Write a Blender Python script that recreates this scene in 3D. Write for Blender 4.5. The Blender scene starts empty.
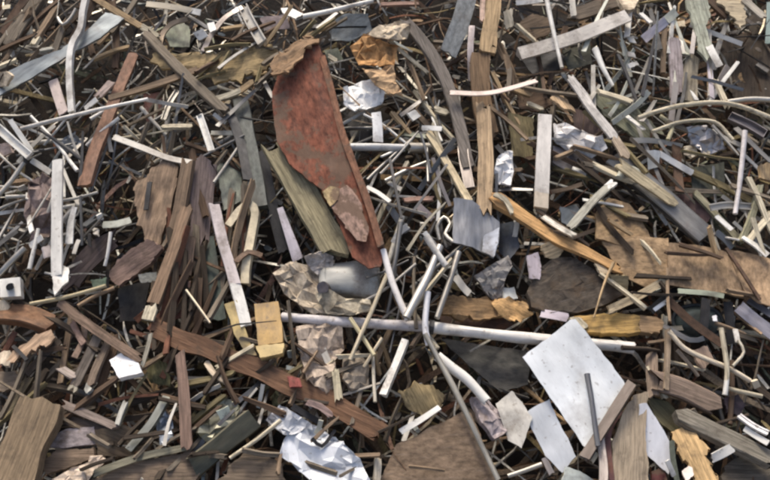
import bpy, bmesh, math, random
from mathutils import Vector, Matrix, noise
RND = random.Random(7)
R = math.radians
scene = bpy.context.scene
COL = scene.collection

# ------------------------------------------------------------------ camera and the slope of the heap
A = Vector((0, 0, 0))
SLOPE, ELEV, DIST, LENS, SENSOR = R(35), R(30), 3.33, 40.0, 36.0
N = Vector((0, -math.sin(SLOPE), math.cos(SLOPE)))            # outward normal of the heap face
U = Vector((1, 0, 0))
V = N.cross(U).normalized()                                    # up the slope
EYE = A + DIST * Vector((0, -math.cos(ELEV), math.sin(ELEV)))
FWD = (A - EYE).normalized()
RIGHT = Vector((1, 0, 0))
UP = RIGHT.cross(FWD).normalized()
PW, PH = 770.0, 480.0
PX = SENSOR / LENS / PW
LAYER = 0.030

def at(x, y, w):
    """the point of the heap, w metres above its face, that stands at place (x, y) of the photograph"""
    d = FWD + RIGHT * ((x - PW / 2) * PX) + UP * (-(y - PH / 2) * PX)
    t = (w - (EYE - A).dot(N)) / d.dot(N)
    return EYE + d * t

def size(p):
    return (p - EYE).dot(FWD) * PX

# ------------------------------------------------------------------ materials
def nodes_of(name):
    m = bpy.data.materials.new(name)
    m.use_nodes = True
    nt = m.node_tree
    b = nt.nodes['Principled BSDF']
    return m, nt, b

def N_(nt, kind, **kw):
    n = nt.nodes.new(kind)
    for k, v in kw.items():
        if k in n.inputs:
            n.inputs[k].default_value = v
        else:
            setattr(n, k, v)
    return n

def ramp(nt, src, lo, hi, a=0.0, b=1.0):
    n = N_(nt, 'ShaderNodeMapRange')
    n.inputs['From Min'].default_value = lo
    n.inputs['From Max'].default_value = hi
    n.inputs['To Min'].default_value = a
    n.inputs['To Max'].default_value = b
    nt.links.new(src, n.inputs['Value'])
    return n.outputs['Result']

def mixc(nt, fac, a, b, mode='MIX'):
    n = nt.nodes.new('ShaderNodeMix')
    n.data_type = 'RGBA'
    n.blend_type = mode
    for s, v in ((0, fac), (6, a), (7, b)):
        if isinstance(v, (int, float)):
            n.inputs[s].default_value = v
        elif isinstance(v, tuple):
            n.inputs[s].default_value = (*v, 1)
        else:
            nt.links.new(v, n.inputs[s])
    return n.outputs[2]

def family(name, source='object', stretch=1.0, fine=60.0, var=(0.62, 1.25), blotch=(0.09, 0.055, 0.035), blotch_amt=0.5,
           blotch_lo=0.52, blotch_hi=0.68, rough=(0.7, 0.95), metallic=0.0, bump=0.35, spec=0.4, scratch=0.0):
    m, nt, b = nodes_of(name)
    L = nt.links.new
    tc = N_(nt, 'ShaderNodeTexCoord')
    oi = N_(nt, 'ShaderNodeObjectInfo')
    mp = N_(nt, 'ShaderNodeMapping')
    mp.inputs['Scale'].default_value = (1.0 / stretch, 1, 1)
    L(tc.outputs['Object'], mp.inputs['Vector'])
    off = N_(nt, 'ShaderNodeVectorMath', operation='ADD')
    sc = N_(nt, 'ShaderNodeMath', operation='MULTIPLY')
    sc.inputs[1].default_value = 37.0
    L(oi.outputs['Random'], sc.inputs[0])
    L(mp.outputs['Vector'], off.inputs[0])
    L(sc.outputs[0], off.inputs[1])
    vec = off.outputs[0]
    n1 = N_(nt, 'ShaderNodeTexNoise', Scale=fine, Detail=6.0, Roughness=0.65)
    n2 = N_(nt, 'ShaderNodeTexNoise', Scale=fine * 0.22, Detail=5.0, Roughness=0.6)
    n3 = N_(nt, 'ShaderNodeTexNoise', Scale=fine * 0.13, Detail=6.0, Roughness=0.7)
    for n in (n1, n2):
        L(vec, n.inputs['Vector'])
    o2 = N_(nt, 'ShaderNodeVectorMath', operation='ADD')
    L(tc.outputs['Object'], o2.inputs[0])
    L(sc.outputs[0], o2.inputs[1])
    L(o2.outputs[0], n3.inputs['Vector'])
    if source == 'object':
        base = oi.outputs['Color']
    else:
        at_ = N_(nt, 'ShaderNodeVertexColor', layer_name='tint')
        base = at_.outputs['Color']
    v1 = ramp(nt, n1.outputs['Fac'], 0.3, 0.7, var[0], var[1])
    v2 = ramp(nt, n2.outputs['Fac'], 0.3, 0.7, 0.75, 1.2)
    mu = N_(nt, 'ShaderNodeMath', operation='MULTIPLY')
    L(v1, mu.inputs[0]); L(v2, mu.inputs[1])
    cmb = N_(nt, 'ShaderNodeCombineXYZ')
    for i in range(3):
        L(mu.outputs[0], cmb.inputs[i])
    c1 = mixc(nt, 1.0, base, cmb.outputs[0], 'MULTIPLY')
    fac = ramp(nt, n3.outputs['Fac'], blotch_lo, blotch_hi, 0.0, blotch_amt)
    c2 = mixc(nt, fac, c1, blotch)
    if scratch:
        for ang, sc_ in ((.5, (9, 420, 9)), (-.9, (12, 500, 12)), (1.9, (8, 380, 8))):
            m2 = N_(nt, 'ShaderNodeMapping')
            m2.inputs['Rotation'].default_value = (0, 0, ang)
            m2.inputs['Scale'].default_value = sc_
            L(o2.outputs[0], m2.inputs['Vector'])
            ns = N_(nt, 'ShaderNodeTexNoise', Scale=1.0, Detail=1.0)
            L(m2.outputs['Vector'], ns.inputs['Vector'])
            c2 = mixc(nt, ramp(nt, ns.outputs['Fac'], .70, .76, 0.0, scratch * .5), c2, (.30, .29, .28))
        ns = N_(nt, 'ShaderNodeTexNoise', Scale=55.0, Detail=3.0)
        L(o2.outputs[0], ns.inputs['Vector'])
        c2 = mixc(nt, ramp(nt, ns.outputs['Fac'], .64, .70, 0.0, scratch), c2, (.17, .13, .09))
    L(c2, b.inputs['Base Color'])
    r = ramp(nt, n2.outputs['Fac'], 0.3, 0.7, rough[0], rough[1])
    L(r, b.inputs['Roughness'])
    if metallic:
        mt = ramp(nt, n3.outputs['Fac'], blotch_lo, blotch_hi, metallic, metallic * 0.15)
        L(mt, b.inputs['Metallic'])
    b.inputs['Specular IOR Level'].default_value = spec
    bp = N_(nt, 'ShaderNodeBump', Strength=bump, Distance=0.004)
    L(n1.outputs['Fac'], bp.inputs['Height'])
    L(bp.outputs['Normal'], b.inputs['Normal'])
    return m

FAM = {
    'wood': family('weathered_wood', stretch=14.0, fine=150.0, var=(0.42, 1.3), blotch=(0.07, 0.055, 0.04), blotch_amt=0.55, rough=(0.75, 0.95), bump=0.6, spec=0.25),
    'rust': family('rusted_steel', stretch=2.0, fine=70.0, var=(0.5, 1.35), blotch=(0.16, 0.065, 0.028), blotch_amt=0.6, rough=(0.55, 0.9), metallic=0.25, bump=0.45, spec=0.4),
    'steel': family('grey_steel', stretch=5.0, fine=60.0, var=(0.7, 1.2), blotch=(0.10, 0.06, 0.04), blotch_amt=0.55, blotch_lo=0.55, blotch_hi=0.72, rough=(0.28, 0.6), metallic=0.75, bump=0.2, spec=0.5),
    'paint': family('dirty_white_paint', stretch=3.0, fine=45.0, var=(0.8, 1.1), blotch=(0.12, 0.09, 0.065), blotch_amt=0.8, blotch_lo=0.50, blotch_hi=0.68, rough=(0.35, 0.7), bump=0.2, spec=0.5, scratch=.5),
    'clean': family('clean_white_paint', stretch=2.0, fine=30.0, var=(0.88, 1.06), blotch=(0.35, 0.33, 0.30), blotch_amt=0.55, blotch_lo=0.56, blotch_hi=0.72, rough=(0.3, 0.55), bump=0.12, spec=0.5, scratch=.45),
    'board': family('torn_board', stretch=1.8, fine=75.0, var=(0.5, 1.25), blotch=(0.085, 0.058, 0.036), blotch_amt=0.75, blotch_lo=0.5, blotch_hi=0.66, rough=(0.8, 0.95), bump=0.6, spec=0.2, scratch=.35),
    'red': family('flaking_red_paint', stretch=2.2, fine=62.0, var=(0.35, 1.4), blotch=(0.13, 0.085, 0.058), blotch_amt=0.9, blotch_lo=0.51, blotch_hi=0.56, rough=(0.65, 0.95), bump=1.0, spec=0.2),
    'dark': family('grimy_metal_and_gap_shade', stretch=2.0, fine=60.0, var=(0.5, 1.5), blotch=(0.06, 0.045, 0.03), blotch_amt=0.5, rough=(0.5, 0.85), metallic=0.2, bump=0.4, spec=0.5),  # also on the black pieces that stand in for gap shade
}
FAM_MASS = {
    'wood': family('splinter_wood', 'tint', stretch=1.0, fine=120.0, var=(0.5, 1.35), rough=(0.75, 0.95), bump=0.4, spec=0.25),
    'steel': family('sliver_metal', 'tint', stretch=1.0, fine=90.0, var=(0.6, 1.3), rough=(0.3, 0.65), metallic=0.5, bump=0.2, spec=0.5),
}
TINT = {  # real surface colours; the blacks also stand in for shade in gaps
    'W': (.70, .70, .68), 'P': (.46, .445, .41), 'G': (.20, .20, .20), 'D': (.06, .06, .062), 'K': (.018, .018, .02),
    'B': (.115, .075, .052), 'LB': (.25, .18, .125), 'RB': (.16, .075, .048), 'T': (.42, .30, .18), 'O': (.46, .27, .12),
    'Y': (.50, .35, .13), 'C': (.60, .53, .41), 'BG': (.20, .23, .255), 'M': (.34, .31, .295), 'R': (.28, .068, .042),
    'GN': (.13, .145, .11), 'OL': (.22, .18, .10), 'S': (.62, .65, .70), 'GB': (.20, .165, .13), 'GP': (.48, .50, .44),
    'DB': (.06, .045, .034), 'PK': (.42, .27, .22),
}

# ------------------------------------------------------------------ building blocks
def world(o):
    return world(o.parent) @ o.matrix_basis if o.parent else o.matrix_basis

def link(name, me, fam, tint, mat=None, parent=None):
    o = bpy.data.objects.new(name, me)
    COL.objects.link(o)
    c = TINT[tint] if isinstance(tint, str) else tint
    k = 1 + RND.uniform(-.07, .07)
    warm = (1.0, 1.0, .93) if fam == 'wood' else (1.05, 1.0, .92) if fam in ('rust', 'red') else (1.06, .99, .93) if fam == 'board' else (1.03, 1.0, .93)
    o.color = (c[0] * k * warm[0], c[1] * k, c[2] * k * warm[2], 1)
    me.materials.append(FAM[fam])
    if mat is not None:
        if parent is None:
            o.matrix_world = mat
        else:
            o.parent = parent
            o.matrix_basis = world(parent).inverted() @ mat
    return o

def tag(o, label, cat=None, group=None):
    o['label'] = label
    o['category'] = cat or o.name.split('.')[0].replace('_', ' ')
    if group:
        o['group'] = group
    return o

def root(name, label, x, y, z, cat=None, group=None):
    o = bpy.data.objects.new(name, None)
    COL.objects.link(o)
    o.empty_display_size = 0.05
    o.matrix_basis = Matrix.Translation(at(x, y, z * LAYER))
    return tag(o, label, cat, group)

def finish(bm, angle=32):
    bmesh.ops.recalc_face_normals(bm, faces=bm.faces)
    me = bpy.data.meshes.new('piece')
    bm.to_mesh(me)
    bm.free()
    for p in me.polygons:
        p.use_smooth = True
    me.set_sharp_from_angle(angle=R(angle))
    return me

def spline(pts, step):
    """Catmull-Rom through pts, sampled about every step metres; returns points and their share of the length"""
    if len(pts) == 2:
        n = max(2, int((pts[1] - pts[0]).length / step))
        out = [pts[0].lerp(pts[1], i / n) for i in range(n + 1)]
    else:
        q = [pts[0] * 2 - pts[1]] + list(pts) + [pts[-1] * 2 - pts[-2]]
        out = []
        for i in range(1, len(q) - 2):
            a, b, c, d = q[i - 1:i + 3]
            n = max(2, int((c - b).length / step))
            for k in range(n):
                t = k / n
                out.append(.5 * ((2 * b) + (c - a) * t + (2 * a - 5 * b + 4 * c - d) * t * t + (3 * b - a - 3 * c + d) * t ** 3))
        out.append(pts[-1])
    ln = [0]
    for i in range(1, len(out)):
        ln.append(ln[-1] + (out[i] - out[i - 1]).length)
    return out, [l / max(ln[-1], 1e-6) for l in ln], ln[-1]

def sweep(pts, loop, scale, nrm, jag=0.0, wob=0.0, twist=0.0, pipe=False, seed=0):
    """a solid swept along pts; loop is its closed section (across, up)"""
    total = sum((pts[i + 1] - pts[i]).length for i in range(len(pts) - 1))
    path, sh, ln = spline(pts, max(0.02, total / 40))
    mid = (path[0] + path[-1]) / 2
    X = (path[-1] - path[0]).normalized()
    Z = (nrm - X * nrm.dot(X)).normalized()
    Y = Z.cross(X)
    mat = Matrix((X, Y, Z)).transposed().to_4x4()
    mat.translation = mid
    inv = mat.inverted()
    rr = random.Random(seed)
    amax = max(abs(a) for a, _ in loop) or 1
    cut = {}
    def jagged(a, end):
        k = (round(a / amax, 2), end)
        if k not in cut:
            cut[k] = rr.uniform(-1, .4) * jag
        return cut[k]
    bm = bmesh.new()
    rings = []
    sx = rr.uniform(0, 90)
    for i, p in enumerate(path):
        t = (path[min(i + 1, len(path) - 1)] - path[max(i - 1, 0)]).normalized()
        z = (nrm - t * nrm.dot(t)).normalized()
        if twist:
            z = Matrix.Rotation(twist * (sh[i] - .5), 3, t) @ z
        y = z.cross(t)
        s = scale(sh[i])
        ring = []
        for a, b in loop:
            e = 0.0
            if jag:
                if i == 0: e = -jagged(a, 0)
                elif i == len(path) - 1: e = jagged(a, 1)
            q = p + y * (a * s) + z * (b * (s if pipe or abs(b) > .3 * amax else 1)) + t * e
            if wob:
                q = q + y * (wob * noise.noise((sh[i] * ln * 9 + sx, a * 40, 0))) + z * (wob * .7 * noise.noise((sh[i] * ln * 7, a * 55 + sx, 5)))
            ring.append(bm.verts.new(inv @ q))
        rings.append(ring)
    n = len(loop)
    for r0, r1 in zip(rings, rings[1:]):
        for k in range(n):
            bm.faces.new((r0[k], r0[(k + 1) % n], r1[(k + 1) % n], r1[k]))
    caps = [bm.faces.new(rings[0][::-1]), bm.faces.new(rings[-1])]
    if pipe:
        for f in caps:
            f.normal_update()
            rad = loop[0][0] or .01
            bmesh.ops.inset_individual(bm, faces=[f], thickness=amax * .22)
            ex = bmesh.ops.extrude_discrete_faces(bm, faces=[f])['faces'][0]
            ex.normal_update()
            bmesh.ops.translate(bm, verts=ex.verts, vec=-ex.normal * amax * 3)
    else:
        bmesh.ops.triangulate(bm, faces=caps)
    return bm, mat

def world_path(pts, z, tilt):
    out = []
    n = len(pts)
    for i, p in enumerate(pts):
        zz = p[2] if len(p) > 2 else z + tilt * (i / max(n - 1, 1) - .5)
        out.append(at(p[0], p[1], zz * LAYER))
    return out

def section(prof, w, th):
    h = w / 2
    if prof == 'flat':
        k = [-1, -.55, 0, .5, 1]
        return [(h * a, th / 2) for a in k] + [(h * a, -th / 2) for a in k[::-1]]
    if prof == 'angle':      # L
        return [(-h, th / 2), (h, th / 2), (h, -w * .8), (h - th, -w * .8), (h - th, -th / 2), (-h, -th / 2)]
    if prof == 'gutter':     # U opening towards the sky
        d = w * .45
        return [(-h, d), (-h + th, d), (-h + th, th), (h - th, th), (h - th, d), (h, d), (h, 0), (-h, 0)]
    if prof == 'beam':       # squared timber
        b = h * .55
        c = h * .12
        return [(-h, b - c), (-h + c, b), (0, b), (h - c, b), (h, b - c), (h, -b + c), (h - c, -b), (0, -b), (-h + c, -b), (-h, -b + c)]
    k = 16
    return [(h * math.cos(6.2832 * i / k), h * math.sin(6.2832 * i / k)) for i in range(k)]

SEED = [0]
def strip(name, label, fam, tint, z, w, pts, prof='flat', th=None, w1=None, tilt=None, roll=None, jag=None, tip=None, cat=None, group=None, parent=None, twist=None):
    """a bar, strip, plank or rod lying along pts; w (and w1 at its far end) is its width in photo pixels"""
    SEED[0] += 1
    rr = random.Random(SEED[0])
    tilt = rr.uniform(-1.2, 1.2) if tilt is None else tilt
    if len(pts) == 2 and prof not in ('pipe',) and len(pts[0]) == 2:
        (xa, ya), (xb, yb) = pts
        f, k = rr.uniform(.35, .65), rr.gauss(0, .022)
        pts = [pts[0], (xa + (xb - xa) * f - (yb - ya) * k, ya + (yb - ya) * f + (xb - xa) * k), pts[1]]
    P = world_path(pts, z, tilt)
    s = size(P[len(P) // 2])
    wm = w * s
    if prof == 'flat' and fam in ('paint', 'steel') and w >= 6 and name in ('metal_bar', 'metal_strap', 'metal_strip', 'bent_strip'):
        prof = rr.choice(('flat', 'angle', 'gutter', 'flat'))
    if th is None:
        th = {'wood': .014, 'rust': .006, 'steel': .004, 'paint': .005, 'clean': .005, 'board': .005, 'red': .006, 'dark': .006}[fam]
    roll = rr.uniform(-.35, .35) if roll is None else roll
    ax = (P[-1] - P[0]).normalized()
    nrm = Matrix.Rotation(roll, 3, ax) @ N
    r1 = (w1 / w) if w1 else 1.0
    jag = (wm * (.7 if fam in ('wood', 'board') else .15) if prof != 'round' else 0) if jag is None else jag
    wob = wm * (.10 if fam == 'wood' else .05) if prof not in ('round', 'pipe') else wm * .10
    twist = (rr.uniform(-.5, .5) if fam in ('steel', 'rust', 'paint') and prof == 'flat' else 0) if twist is None else twist
    pipe = prof == 'pipe'
    loop = section(prof, wm, th)
    def make(PP, lo, hi, f, t, nm, par):
        bm, mat = sweep(PP, loop, lambda u: 1 + (r1 - 1) * (lo + (hi - lo) * u), nrm, jag, wob, twist, pipe, SEED[0])
        return link(nm, finish(bm), f, t, mat, par)
    if tip:
        tt, fr = tip[:2]
        ff = tip[2] if len(tip) > 2 else fam
        path, sh, _ = spline(P, .02)
        cut = max(1, min(len(path) - 2, next(i for i, q in enumerate(sh) if q >= fr)))
        r = bpy.data.objects.new(name, None)
        COL.objects.link(r)
        r.empty_display_size = .05
        r.matrix_basis = Matrix.Translation(P[0])
        make(path[:cut + 1] if cut > 1 else [path[0], path[1]], 0, fr, fam, tint, 'shaft', r)
        j2, jag_ = jag, jag
        make([path[cut] - (path[cut + 1] - path[cut]) * .25] + path[cut + 1:], fr, 1, ff, tt, 'broken_end', r)
        return tag(r, label, cat, group)
    o = make(P, 0, 1, fam, tint, name, parent)
    return o if parent is not None else tag(o, label, cat, group)

def rod(name, label, fam, tint, z, w, pts, **kw):
    kw.setdefault('prof', 'round')
    return strip(name, label, fam, tint, z, w, pts, **kw)

def sheet(name, label, fam, tint, z, poly, th=.004, crumple=.006, freq=9.0, rag=.004, tilt=None, curl=0.0, cell=.02, cat=None, group=None, parent=None):
    """a plate, board, chip or crumpled sheet with the outline poly"""
    SEED[0] += 1
    rr = random.Random(SEED[0] * 3 + 1)
    cx = sum(p[0] for p in poly) / len(poly)
    cy = sum(p[1] for p in poly) / len(poly)
    ext = max(max(abs(p[0] - cx), abs(p[1] - cy)) for p in poly)
    gx, gy = tilt if tilt is not None else (rr.uniform(-1, 1) * min(.9, 25 / ext), rr.uniform(-1, 1) * min(.9, 25 / ext))
    P = [at(x, y, (z + gx * (x - cx) / ext + gy * (y - cy) / ext) * LAYER) for x, y in poly]
    c = sum(P, Vector()) / len(P)
    Z = Vector()
    for i in range(len(P)):
        Z += (P[i] - c).cross(P[(i + 1) % len(P)] - c)
    Z.normalize()
    if Z.dot(N) < 0:
        Z = -Z
    far = max(range(len(P)), key=lambda i: (P[i] - P[i - 1]).length)
    X = P[far] - P[far - 1]
    X = (X - Z * X.dot(Z)).normalized()
    Y = Z.cross(X)
    mat = Matrix((X, Y, Z)).transposed().to_4x4()
    mat.translation = c
    inv = mat.inverted()
    bm = bmesh.new()
    vs = []
    for p in P:
        q = inv @ p
        vs.append(bm.verts.new((q.x, q.y, 0)))
    f = bm.faces.new(vs)
    bmesh.ops.triangulate(bm, faces=[f], ngon_method='EAR_CLIP')
    xs = [v.co.x for v in bm.verts]; ys = [v.co.y for v in bm.verts]
    span = max(max(xs) - min(xs), max(ys) - min(ys))
    if fam in ('clean', 'paint', 'steel', 'board') and crumple > .008:
        cell = min(cell, .011)
    facet = fam in ('clean', 'paint', 'steel', 'board') and crumple > .008       # crumpled: flat facets between sharp creases
    cl = max(.012, min(.034, span / 7)) if facet else max(.005, min(cell, span / 12))
    for axis, vals in ((0, xs), (1, ys)):
        k = min(vals) + cl * .6
        while k < max(vals):
            co = Vector((0, 0, 0)); co[axis] = k
            no = Vector((0, 0, 0)); no[axis] = 1
            bmesh.ops.bisect_plane(bm, geom=bm.verts[:] + bm.edges[:] + bm.faces[:], plane_co=co, plane_no=no)
            k += cl
    sx = rr.uniform(0, 100)
    rag = min(rag, span * .05)
    crumple = min(crumple, span * .12)
    edge = [v for v in bm.verts if v.is_boundary]
    g = 2.4 if fam == 'wood' else .9      # broken edges run along the grain
    for v in edge:
        x, y = v.co.x, v.co.y
        v.co.x += rag * g * (noise.noise((x * 45 + sx, y * 45, 1)) + .7 * noise.noise((x * 90 + sx, y * 150, 4)))
        v.co.y += rag * (1.6 if fam == 'wood' else .9) * (noise.noise((x * 45, y * 45 + sx, 7)) + .5 * noise.noise((x * 130, y * 110 + sx, 2)))
    for v in bm.verts:
        x, y = v.co.x, v.co.y
        z_ = noise.noise((x * freq + sx, y * freq, 0)) + .5 * noise.noise((x * freq * 2.3, y * freq * 2.3 + sx, 3))
        if fam in ('clean', 'paint', 'steel', 'board') and crumple > .008:       # sharp creases instead of soft waves
            z_ = 1.4 - 2.6 * math.sqrt(noise.noise((x * freq * .7 + y * freq * .25 + sx, y * freq * .6, 0)) ** 2 + .004) - 1.0 * math.sqrt(noise.noise((x * freq * 1.1, y * freq * 1.1 - x * freq * .5 + sx, 3)) ** 2 + .004)

        v.co.z = crumple * z_ + curl * x * x
    bmesh.ops.remove_doubles(bm, verts=bm.verts[:], dist=1e-5)
    if facet:
        bmesh.ops.triangulate(bm, faces=bm.faces[:], quad_method='SHORT_EDGE')
        for v in bm.verts:
            v.co.z += rr.gauss(0, .30) * min(crumple, cl * .8)
            if not v.is_boundary:
                v.co.x += rr.uniform(-.3, .3) * cl
                v.co.y += rr.uniform(-.3, .3) * cl
    low = {v: bm.verts.new((v.co.x, v.co.y, v.co.z - th)) for v in bm.verts[:]}
    rim = [e for e in bm.edges if len(e.link_faces) == 1]
    for f in bm.faces[:]:
        bm.faces.new([low[v] for v in reversed(f.verts)])
    for e in rim:
        a, b = e.verts
        bm.faces.new((a, b, low[b], low[a]))
    o = link(name, finish(bm, 9 if facet else 42), fam, tint, mat, parent)
    return o if parent is not None else tag(o, label, cat, group)

def bumpy_solid(name, fam, tint, rings, mat, parent):
    """a closed solid from rings of points (local), capped at both ends"""
    bm = bmesh.new()
    rv = [[bm.verts.new(p) for p in r] for r in rings]
    n = len(rings[0])
    for a, b in zip(rv, rv[1:]):
        for k in range(n):
            bm.faces.new((a[k], a[(k + 1) % n], b[(k + 1) % n], b[k]))
    bm.faces.new(rv[0][::-1]); bm.faces.new(rv[-1])
    return link(name, finish(bm, 40), fam, tint, mat, parent)
# ------------------------------------------------------------------ the pieces one can make out, row by row
S, Q, H = strip, rod, sheet
# --- top edge, from the blue-grey bar to the red plate
S('wooden_lath', 'broad grey-brown slat leaning down to the upper end of the blue-grey bar', 'wood', 'GB', 4, 13, [(40, -4), (10, 46)], prof='beam')
S('wooden_lath', 'narrow tan slat with a pale lower end, beside the broad grey-brown slat', 'wood', 'LB', 4.5, 7, [(63, -3), (50, 18), (33, 46)], tip=('C', .82))
S('metal_strap', 'crooked white strap hanging down across the blue-grey bar', 'paint', 'W', 7.2, 6, [(85, -3), (82, 12), (80, 28), (72, 43), (69, 60), (69, 80), (71, 112)], th=.004, tilt=-1)
H('flat_bar', 'wide blue-grey flat bar slanting up from the photo\'s edge', 'steel', 'BG', 6.2, [(-6, 78), (24, 64), (60, 50), (90, 28), (106, 12), (124, 18), (100, 38), (72, 53), (30, 78), (-6, 98)], th=.008, crumple=.004, tilt=(.5, 0))
S('wooden_lath', 'weathered tan stick running down to the fibrous board from the top edge', 'wood', 'T', 5, 6, [(91, -4), (125, 17), (158, 37)], tip=('C', .75))
S('splinter', 'short cream splinter beside the end of the blue-grey bar', 'wood', 'C', 5.5, 4, [(-3, 68), (17, 60)])
H('stone_chip', 'pinkish cream chip lying on the blue-grey bar', 'board', 'C', 7, [(-4, 74), (6, 71), (12, 76), (6, 86), (-4, 87)], th=.012)
Q('wire_hook', 'small pale hooked wire beside the crooked white strap', 'steel', 'P', 6, 3.5, [(76, 9), (71, 18), (63, 25), (58, 18)])
S('rusty_strip', 'dark brown strip behind the broad grey-brown slat', 'rust', 'B', 2.5, 7, [(28, -4), (2, 34)])
S('rusty_strip', 'thin dark brown strip in the top corner above the blue-grey bar', 'rust', 'DB', 3, 5, [(12, -4), (-4, 22)])
H('wood_chip', 'tiny cream chip in the dark top corner', 'wood', 'C', 4, [(2, 6), (11, 5), (10, 9), (3, 10)])
H('wood_chip', 'small cream chip between the two slats by the blue-grey bar', 'wood', 'C', 4, [(26, 34), (31, 27), (33, 32), (29, 41)])
S('splinter', 'small grey splinter just above the blue-grey bar', 'wood', 'P', 4.4, 4, [(40, 51), (66, 48)])
S('splinter', 'thin tan splinter below the raised end of the blue-grey bar', 'wood', 'T', 4, 4, [(93, 60), (130, 47)])
S('rusty_strip', 'long reddish brown strip slanting down under the thin white rod', 'rust', (.23, .14, .10), 5.6, 10, [(134, 54), (119, 90), (105, 126), (94, 155), (85, 186)], tilt=.5, w1=15, roll=.1, th=.012)
S('metal_bar', 'short cream bar along the top edge above the dark arched strip', 'paint', 'C', 6, 6, [(146, 4), (201, 13)], tip=('W', .8))
S('bent_strip', 'dark olive strip bent into an arch over a black hollow', 'steel', 'GB', 4.5, 5, [(160, 46), (163, 34), (172, 24), (188, 19)], th=.01)
H('metal_sheet', 'dark green sheet under the arched olive strip', 'dark', 'GN', 3, [(165, 33), (180, 22), (190, 28), (190, 46), (170, 47)])
H('paint_chip', 'square white chip by the arched olive strip', 'paint', 'W', 5.5, [(193, 33), (203, 29), (208, 36), (199, 41)], th=.008)
H('paint_chip', 'smallest bright white chip above the square white chip', 'paint', 'W', 5.8, [(207, 24), (214, 22), (216, 29), (210, 32)], th=.008)
S('metal_bar', 'short dark grey bar pointing at the square white chip', 'steel', 'G', 5, 4, [(188, 16), (209, 29)])
S('bent_strip', 'curved mauve-grey strip with a bright upper end, near the fibrous board', 'steel', 'M', 5.2, 6, [(203, 52), (212, 34), (225, 18), (243, 7)], tip=('W', .82))
S('metal_bar', 'pale grey bar standing on the fibrous board', 'paint', 'P', 6, 10, [(244, 8), (254, 28), (264, 45)])
H('fibrous_board', 'splintered tan fibreboard reaching to the top of the red plate', 'wood', (.33, .245, .135), 5.8, [(150, 58), (160, 48), (178, 56), (200, 52), (216, 56), (230, 47), (248, 50), (262, 42), (280, 50), (292, 56), (282, 66), (270, 66), (262, 76), (250, 72), (240, 84), (228, 78), (215, 82), (202, 70), (188, 74), (176, 64), (165, 68)], th=.012, crumple=.018, rag=.016, freq=22)
H('fibrous_board', 'small tan fibrous scrap covering the red plate\'s top corner', 'wood', (.31, .20, .12), 9, [(270, 60), (284, 50), (300, 40), (312, 34), (318, 40), (306, 50), (298, 60), (288, 72), (276, 74)], th=.01, crumple=.018, rag=.016, freq=26)
S('metal_beam', 'grey-brown beam slanting down from the fibreboard to the dark upright bars', 'wood', 'GB', 6.2, 10, [(144, 32), (185, 75), (226, 113)], prof='beam')
S('wooden_lath', 'tan slat rising across the long reddish brown strip', 'wood', 'LB', 5.9, 6, [(110, 98), (150, 87), (197, 70)])
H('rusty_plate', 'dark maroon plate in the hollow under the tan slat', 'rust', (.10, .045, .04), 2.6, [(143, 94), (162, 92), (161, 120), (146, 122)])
S('bent_strip', 'pale curved strip below the grey-brown beam', 'steel', 'P', 5.2, 6, [(178, 92), (170, 105), (164, 121)])
S('metal_strap', 'bright white strap standing above the brown bark boards', 'paint', 'W', 7, 7, [(200, 116), (206, 133), (212, 152)], tilt=.2)
S('splinter', 'cream splinter lying level above the brown bark boards', 'wood', 'C', 6, 5, [(160, 128), (192, 127)])
S('metal_bar', 'pale grey bar lying across the tops of the brown bark boards', 'paint', 'P', 6, 7, [(113, 137), (140, 147), (168, 158), (193, 163)])
S('splinter', 'short pale green splinter beside the bright white strap', 'paint', 'GP', 5, 5, [(211, 133), (237, 133)])
S('splinter', 'tiny white splinter above the pale green one', 'paint', 'W', 5, 4, [(214, 114), (226, 123)])
S('splinter', 'cream splinter with a tan tail beneath the fibreboard', 'wood', 'C', 6, 6, [(217, 99), (236, 93), (253, 82)], tip=('T', .6))
Q('metal_rod', 'white rod rising to the top edge above the red plate', 'paint', 'W', 7.3, 5, [(303, 17), (335, 10), (373, 1)])
H('paint_chip', 'white chip at the low end of the white rod above the red plate', 'paint', 'W', 6, [(281, 8), (290, 7), (303, 14), (296, 19), (284, 14)], th=.006)
S('splinter', 'grey sliver hanging from the white rod above the red plate', 'paint', 'P', 5.5, 4, [(337, 13), (317, 29)])
H('metal_sheet', 'dark blue-grey sheet between the red plate and the tan cardboard', 'dark', (.10, .12, .14), 3, [(327, 24), (345, 15), (368, 14), (372, 30), (350, 41), (332, 40)], crumple=.012)
H('metal_sheet', 'mauve-grey sheet under the white chip at the top edge', 'dark', (.17, .14, .15), 3, [(260, 18), (286, 14), (290, 28), (264, 31)])
H('metal_sheet', 'little dark green sheet beside the red plate\'s top corner', 'dark', 'GN', 4, [(324, 50), (338, 48), (343, 60), (330, 66)], crumple=.01)
S('splinter', 'cream sliver on the little dark green sheet', 'wood', 'C', 5, 4, [(328, 56), (338, 62)])

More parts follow.
